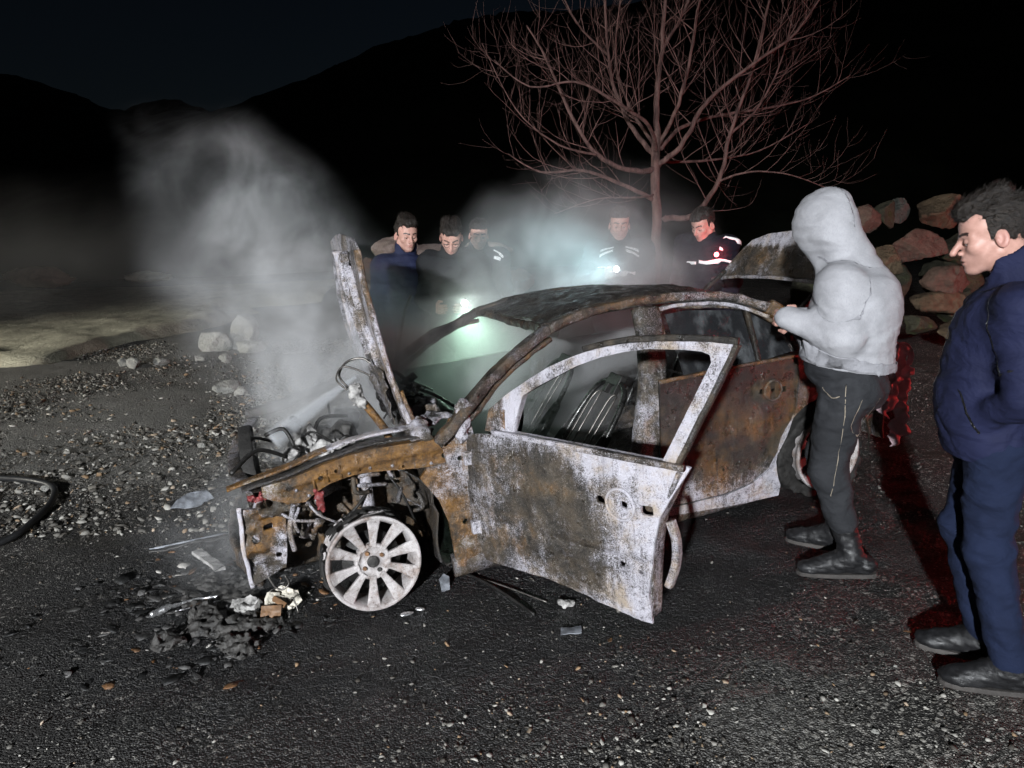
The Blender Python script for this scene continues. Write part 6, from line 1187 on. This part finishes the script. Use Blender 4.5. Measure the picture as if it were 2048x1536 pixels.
def m_scrap():
    t = NT("burnt_scraps"); at = t.add("Attribute", attribute_name="burn"); sp = t.add("SeparateColor", {0: at.outputs["Color"]}); n = t.noise(t.coord("Object"), 60, 5, .7)
    k = t.mix(t.step(sp.outputs[0], .45, 1.0), (0.008, 0.008, 0.008), (0.075, 0.072, 0.07)); k = t.mix(t.step(sp.outputs[1], .94, .99), k, (0.42, 0.40, 0.37)); k = t.mix(t.step(sp.outputs[2], .92, .97), k, (0.14, 0.07, 0.03)); t.bump(n, .8, .006); return t.pr(color=k, rough=.55)
pebbles("burnt_scraps", 1700, samp_scrap, .006, .042, m_scrap(), "burnt flakes and scraps strewn before the front bumper", 77, flat=.16)
# ------------------------------------------------------------------ smoke
def m_smoke(name, dens_fn, col=(.90, .905, .92), aniso=0.0, rate=.6):
    t = NT(name); t.n.remove(t.b); pv = t.add("VolumePrincipled", {"Color": col, "Anisotropy": aniso}); t.t.links.new(pv.outputs[0], t.out.inputs["Volume"])
    t.set(pv.inputs["Density"], dens_fn(t)); t.m.cycles.volume_step_rate = rate; return t.m
def warp(t, P, sc, amt, loc=(0, 0, 0)):
    n = t.n.new("ShaderNodeTexNoise"); t.set(n.inputs["Vector"], t.mapv(P, (1, 1, 1), loc)); n.inputs["Scale"].default_value = sc; n.inputs["Detail"].default_value = 1
    s = t.add("VectorMath", operation='SUBTRACT'); t.set(s.inputs[0], n.outputs["Color"]); s.inputs[1].default_value = (.5, .5, .5)
    m = t.add("VectorMath", operation='SCALE'); t.set(m.inputs[0], s.outputs[0]); m.inputs["Scale"].default_value = amt
    a = t.add("VectorMath", operation='ADD'); t.set(a.inputs[0], P); t.set(a.inputs[1], m.outputs[0]); return a.outputs[0]
def d_plume(t):
    P0_ = t.coord("Object"); P = warp(t, P0_, 1.6, .62); s = t.add("SeparateXYZ", {0: P}); x, y, z = s.outputs
    tt = t.math('DIVIDE', t.math('SUBTRACT', z, .30), 2.1)
    cx = t.math('SUBTRACT', t.math('ADD', -.84, t.math('MULTIPLY', tt, -.62)), t.math('MULTIPLY', t.math('MULTIPLY', tt, tt), .50)); cy_ = t.math('ADD', 3.95, t.math('MULTIPLY', tt, .55)); r = t.math('ADD', .40, t.math('MULTIPLY', t.math('MULTIPLY', tt, t.math('SUBTRACT', 1.02, tt)), 1.10))
    dx = t.math('DIVIDE', t.math('SUBTRACT', x, cx), r); dy = t.math('DIVIDE', t.math('SUBTRACT', y, cy_), r)
    d = t.math('SQRT', t.math('ADD', t.math('MULTIPLY', dx, dx), t.math('MULTIPLY', dy, dy)))
    k = t.step(d, 1.22, .10); n = t.noise(P, 2.4, 4.5, .66, .0); n_ = t.math('MULTIPLY', t.step(n, .40, .68), t.math('ADD', .35, t.step(t.noise(P0_, .95, 2, .5), .36, .60)))
    fade = t.math('MULTIPLY', t.step(tt, 1.05, .30), t.step(tt, -.14, .08))
    return t.math('MULTIPLY', t.math('MULTIPLY', k, t.math('ADD', .07, n_)), t.math('MULTIPLY', fade, t.math('ADD', 5.0, t.math('MULTIPLY', t.step(tt, .6, .05), 4.0))))
def d_ell(c, r, D, sc, lo=.36, hi=.66, w=.5, base=.10):
    def fn(t):
        P = warp(t, t.coord("Object"), sc * .8, w, (3, 1, 2)); s = t.add("SeparateXYZ", {0: P}); q = None
        for i in range(3):
            v = t.math('DIVIDE', t.math('SUBTRACT', s.outputs[i], c[i]), r[i]); v = t.math('MULTIPLY', v, v); q = v if q is None else t.math('ADD', q, v)
        k = t.step(t.math('SQRT', q), 1.0, .10); n = t.noise(P, sc, 2.2, .58); return t.math('MULTIPLY', k, t.math('MULTIPLY', t.math('ADD', base, t.step(n, lo, hi)), D))
    return fn
def vol_box(name, lo, hi, mat, label, cat="smoke"):
    m = MB(); c = [(lo[i] + hi[i]) / 2 for i in range(3)]; h = [(hi[i] - lo[i]) / 2 for i in range(3)]; m.box(c, h); o = m.build(name, mat); tag(o, label, cat, kind="stuff"); return o
vol_box("smoke", (-3.1, 3.0, .02), (-.35, 5.9, 2.85), m_smoke("engine_smoke", d_plume), "thick grey smoke billowing up from the engine bay")
vol_box("lit_smoke", (-.75, 4.45, .35), (1.65, 5.9, 2.45), m_smoke("lit_smoke", d_ell((.48, 5.15, 1.28), (1.20, .62, 1.05), 3.2, 2.3, .34, .66, .5, .16), aniso=.0), "white smoke glowing round the firefighter's lamp")
cs = vol_box("cabin_smoke", (-1.0, -1.75, -.10), (1.0, .56, .98), m_smoke("cabin_smoke", d_ell((.20, -.80, .40), (1.2, 1.3, .80), 2.3, 2.4, .32, .66, .35, .30), aniso=.1), "torch-lit greenish smoke drifting through the cabin"); cs.matrix_world = CAR.matrix_world.copy()
vol_box("ground_smoke", (-2.5, 2.75, -.03), (-.75, 4.3, .75), m_smoke("ground_smoke", d_ell((-1.32, 3.55, .22), (.70, .65, .45), 1.3, 2.6, .40, .72, .4, .03)), "low smoke curling round the front bumper")
vol_box("drifting_smoke", (-15, 8.5, .1), (-2.6, 14.5, 3.2), m_smoke("drifting_smoke", d_ell((-7.5, 11.5, 1.3), (6.5, 2.8, 1.6), .040, .55, .34, .66, 1.0, .1), rate=.6), "thin smoke drifting low across the far left")
def d_jet(t):
    s = t.add("SeparateXYZ", {0: t.coord("Object")}); x, y, z = s.outputs; rad = t.math('SQRT', t.math('ADD', t.math('MULTIPLY', x, x), t.math('MULTIPLY', y, y)))
    rr_ = t.math('ADD', .012, t.math('MULTIPLY', z, .11)); k = t.step(t.math('DIVIDE', rad, rr_), 1.0, .1); return t.math('MULTIPLY', k, t.math('DIVIDE', 45.0, t.math('ADD', .25, t.math('MULTIPLY', z, 3.0))))
m = MB(); m.tube([(0, 0, 0), (0, 0, .55)], [.03, .12], 16); jet = m.build("water_spray", m_smoke("water_mist", d_jet, (.95, .97, 1.0), 0, .5)); a_ = cw(1.18, .05, .72); b_ = cw(1.62, .22, .52); jet.location = a_; jet.rotation_euler = (b_ - a_).to_track_quat('Z', 'Y').to_euler(); tag(jet, "white fan of water mist sprayed across the engine bay", "water spray", kind="stuff")
